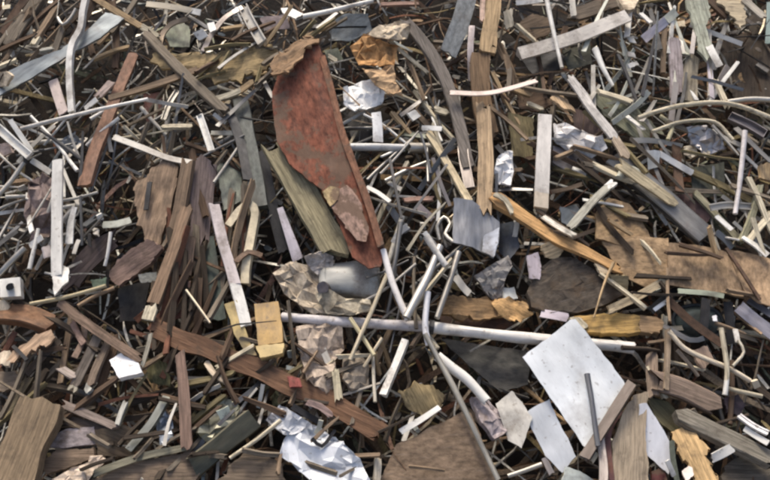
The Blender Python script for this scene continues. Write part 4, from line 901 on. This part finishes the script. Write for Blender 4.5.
tangle('splinter', 'slim', 'around the tall pale grey bar and orange timber', 'splinters around the tall pale bar', ['B', 'LB', 'G', 'P', 'T', 'D'], (488, 140, 612, 262), -30, 40, (22, 66), (3, 5.5), (3.5, 6), 22, 13)
tangle('metal_rod', 'fine', 'between the torn cardboard and the pipe stubs', 'fine rods below the cardboard', ['G', 'P', 'W', 'D', 'BG'] if 'BG' in WORD else ['G', 'P', 'W', 'D'], (340, 90, 440, 210), 20, 46, (20, 60), (2.2, 4.2), (2.5, 5), 20, 14)
tangle('splinter', 'slim', 'lying across the long rusty brown beam', 'splinters across the long rusty beam', ['B', 'LB', 'GB', 'DB', 'C'], (170, 335, 370, 425), 35, 55, (24, 64), (3, 6), (6.2, 7.2), 12, 15)
tangle('splinter', 'short', 'in the clutter at the top edge over the red plate', 'splinters over the red plate', ['OL', 'T', 'GB', 'B', 'P'], (200, 24, 330, 84), 24, 36, (18, 52), (2.5, 5), (5, 7.4), 22, 16)
tangle('splinter', 'slender', 'lying over the dark slab and the torn tan panels', 'splinters over the tan panels', ['B', 'LB', 'DB', 'C', 'T'], (540, 225, 760, 310), -38, 40, (22, 60), (2.2, 4.5), (6.3, 7.6), 14, 17)
tangle('splinter', 'small', 'lying on the boards along the bottom edge', 'splinters on the bottom boards', ['B', 'LB', 'DB', 'GB', 'P'], (60, 420, 480, 478), 20, 45, (18, 46), (2.2, 4.5), (6.8, 7.9), 16, 18)
# ------------------------------------------------------------------ loose fine scrap nobody could count
def mass(name, label, fam, count, tints, seed, lo, hi, wlo, whi, llo=.03, lhi=.22, low=None):
    rr = random.Random(seed)
    bm = bmesh.new()
    lay = bm.loops.layers.float_color.new('tint')
    for _ in range(count):
        u, v, w = rr.uniform(-2.6, 2.6), rr.uniform(-1.9, 2.1), rr.uniform(wlo, whi)
        if low is not None:      # more wood low on the heap, more metal higher up and to one side
            metal = .5 + .28 * v - .12 * u
            if rr.random() > (1 - metal if low else metal) * 1.4 + .15:
                continue
        c = A + U * u + V * v + N * w
        L_ = llo + (lhi - llo) * rr.random() ** 2.2
        wd = rr.uniform(lo, hi) * (1 if L_ > .06 else 1.6)
        th = wd * rr.choice((.12, .25, .8))
        a = rr.uniform(0, math.pi)
        t = (U * math.cos(a) + V * math.sin(a) + N * rr.gauss(0, .28)).normalized()
        y = Matrix.Rotation(rr.gauss(0, .5), 3, t) @ N.cross(t).normalized()
        z = t.cross(y)
        bend = rr.gauss(0, .07) * L_
        tint = rr.choices([q[0] for q in tints], [q[1] for q in tints])[0]
        k = rr.uniform(.65, 1.3)
        col = (*(min(.85, q * k * m_) for q, m_ in zip(TINT[tint], (1.05, 1, .87))), 1)
        rings = []
        tp0, tp1 = rr.uniform(.5, 1), rr.uniform(.15, 1)
        for s, b, sc in ((-.5, 0, tp0), (-.1, bend, 1), (.25, bend * .7, 1), (.5, -bend * .3, tp1)):
            p = c + t * (s * L_) + z * b + y * (b * .6)
            h = wd / 2 * sc
            rings.append([bm.verts.new(p + y * h + z * th / 2), bm.verts.new(p - y * h + z * th / 2), bm.verts.new(p - y * h - z * th / 2 + t * rr.uniform(-.3, .3) * wd), bm.verts.new(p + y * h - z * th / 2)])
        fs = [bm.faces.new(rings[0][::-1]), bm.faces.new(rings[-1])]
        for r0, r1 in zip(rings, rings[1:]):
            for k_ in range(4):
                fs.append(bm.faces.new((r0[k_], r0[(k_ + 1) % 4], r1[(k_ + 1) % 4], r1[k_])))
        for f in fs:
            for l in f.loops:
                l[lay] = col
    me = bpy.data.meshes.new(name)
    bm.to_mesh(me); bm.free()
    me.materials.append(FAM_MASS[fam])
    o = bpy.data.objects.new(name, me)
    COL.objects.link(o)
    o['kind'] = 'stuff'
    o['label'] = label
    o['category'] = 'debris'
    return o

mass('wood_debris', 'fine broken splinters of wood filling the gaps of the heap', 'wood', 5200,
     [('B', 5), ('DB', 6), ('GB', 4), ('LB', 2.4), ('RB', 1.4), ('T', 1), ('C', .6), ('OL', 2), ('GN', 1.5), ('PK', .3)], 3, .004, .026, -.15, .05, .06, .50, low=True)
mass('metal_debris', 'fine slivers of scrap metal filling the gaps of the heap', 'steel', 7400,
     [('D', 5), ('K', 6), ('G', 4), ('P', 3), ('W', 3), ('M', .8), ('BG', 1.2), ('GN', 1.6), ('C', .8), ('GB', 1.5)], 5, .003, .014, -.15, .09, .03, .32, low=False)  # black and charcoal weighted up, so gap shade is partly in the colour
mass('wire_debris', 'thin wires, straws and sticks scattered through the heap', 'wood', 2000,
     [('D', 5), ('G', 4), ('P', 3.4), ('W', 2.4), ('GB', 4), ('C', 1.4), ('B', 3.5), ('LB', 2), ('RB', 1), ('OL', 1.5), ('K', 4)], 12, .004, .010, -.08, .15, .14, .62, low=None)  # extra black and charcoal here too, to deepen the shade of the gaps

# ------------------------------------------------------------------ the mound and the ground
def mound():
    bm = bmesh.new()
    nx, ny = 90, 70
    grid = []
    for j in range(ny + 1):
        row = []
        for i in range(nx + 1):
            u, v = -9 + 18 * i / nx, -1.9 + 6.4 * j / ny
            f = max(0, (abs(u) - 4.5) / 4.5)
            p = A + U * u + V * v - N * .15
            p.z += .05 * noise.noise((u * 2.3, v * 2.3, 0)) + .02 * noise.noise((u * 9, v * 9, 1)) - .06
            p.z = p.z * (1 - f ** 1.5) + (-1.3) * f ** 1.5
            if v > 3.0:
                p.z -= (v - 3.0) ** 2 * .5
            row.append(bm.verts.new(p))
        grid.append(row)
    for j in range(ny):
        for i in range(nx):
            bm.faces.new((grid[j][i], grid[j][i + 1], grid[j + 1][i + 1], grid[j + 1][i]))
    me = finish(bm)
    m, nt, b = nodes_of('gap_shade_earth')
    tc = N_(nt, 'ShaderNodeTexCoord')
    n = N_(nt, 'ShaderNodeTexNoise', Scale=14.0, Detail=8.0, Roughness=.7)
    nt.links.new(tc.outputs['Object'], n.inputs['Vector'])
    nt.links.new(mixc(nt, n.outputs['Fac'], (.018, .015, .012), (.06, .046, .034)), b.inputs['Base Color'])  # earth colour darkened so the gaps read as deep shade
    b.inputs['Roughness'].default_value = .95
    bp = N_(nt, 'ShaderNodeBump', Strength=.8, Distance=.02)
    nt.links.new(n.outputs['Fac'], bp.inputs['Height'])
    nt.links.new(bp.outputs['Normal'], b.inputs['Normal'])
    me.materials.append(m)
    o = bpy.data.objects.new('terrain_mound', me)
    COL.objects.link(o)
    o['kind'] = 'structure'
    g = bpy.data.meshes.new('ground')
    s = 300
    g.from_pydata([(-s, -s, -1.25), (s, -s, -1.25), (s, s, -1.25), (-s, s, -1.25)], [], [(0, 1, 2, 3)])
    m2, nt, b = nodes_of('yard_dirt')
    tc = N_(nt, 'ShaderNodeTexCoord')
    n = N_(nt, 'ShaderNodeTexNoise', Scale=3.0, Detail=8.0, Roughness=.65)
    nt.links.new(tc.outputs['Object'], n.inputs['Vector'])
    nt.links.new(mixc(nt, n.outputs['Fac'], (.10, .085, .07), (.22, .19, .16)), b.inputs['Base Color'])
    b.inputs['Roughness'].default_value = .95
    g.materials.append(m2)
    o2 = bpy.data.objects.new('ground', g)
    COL.objects.link(o2)
    o2['kind'] = 'structure'
mound()

# ------------------------------------------------------------------ light, sky, camera
SUN_EL, SUN_AZ = R(62), R(-20)        # azimuth from +y (behind the heap) towards +x
d = Vector((math.sin(SUN_AZ) * math.cos(SUN_EL), math.cos(SUN_AZ) * math.cos(SUN_EL), math.sin(SUN_EL)))
sun = bpy.data.lights.new('sun', 'SUN')
sun.energy, sun.angle, sun.color = 1.5, R(14), (1.0, .93, .82)
so = bpy.data.objects.new('sun', sun)
so.rotation_euler = d.to_track_quat('Z', 'Y').to_euler()
COL.objects.link(so)
w = bpy.data.worlds.new('World')
scene.world = w
w.use_nodes = True
nt = w.node_tree
bg = nt.nodes['Background']
sky = nt.nodes.new('ShaderNodeTexSky')
sky.sky_type = 'NISHITA'
sky.sun_disc = False
sky.sun_elevation = SUN_EL
sky.sun_rotation = SUN_AZ
sky.dust_density = 6.0
sky.air_density = .8
sky.ozone_density = .6
nt.links.new(sky.outputs[0], bg.inputs['Color'])
bg.inputs['Strength'].default_value = .12

cam = bpy.data.cameras.new('camera')
cam.lens, cam.sensor_width, cam.clip_end = LENS, SENSOR, 1000
co = bpy.data.objects.new('camera', cam)
co.matrix_world = Matrix((RIGHT, UP, -FWD)).transposed().to_4x4()
co.location = EYE
COL.objects.link(co)
scene.camera = co
vs = scene.view_settings
scene.display_settings.display_device = 'sRGB'
vs.view_transform = 'Standard'
vs.look = 'None'
vs.gamma = 1
vs.use_curve_mapping = False
vs.exposure = 0.88
scene.render.engine = 'CYCLES'
scene.cycles.use_denoising = True
scene.cycles.filter_width = 2.4
scene.cycles.max_bounces = 6
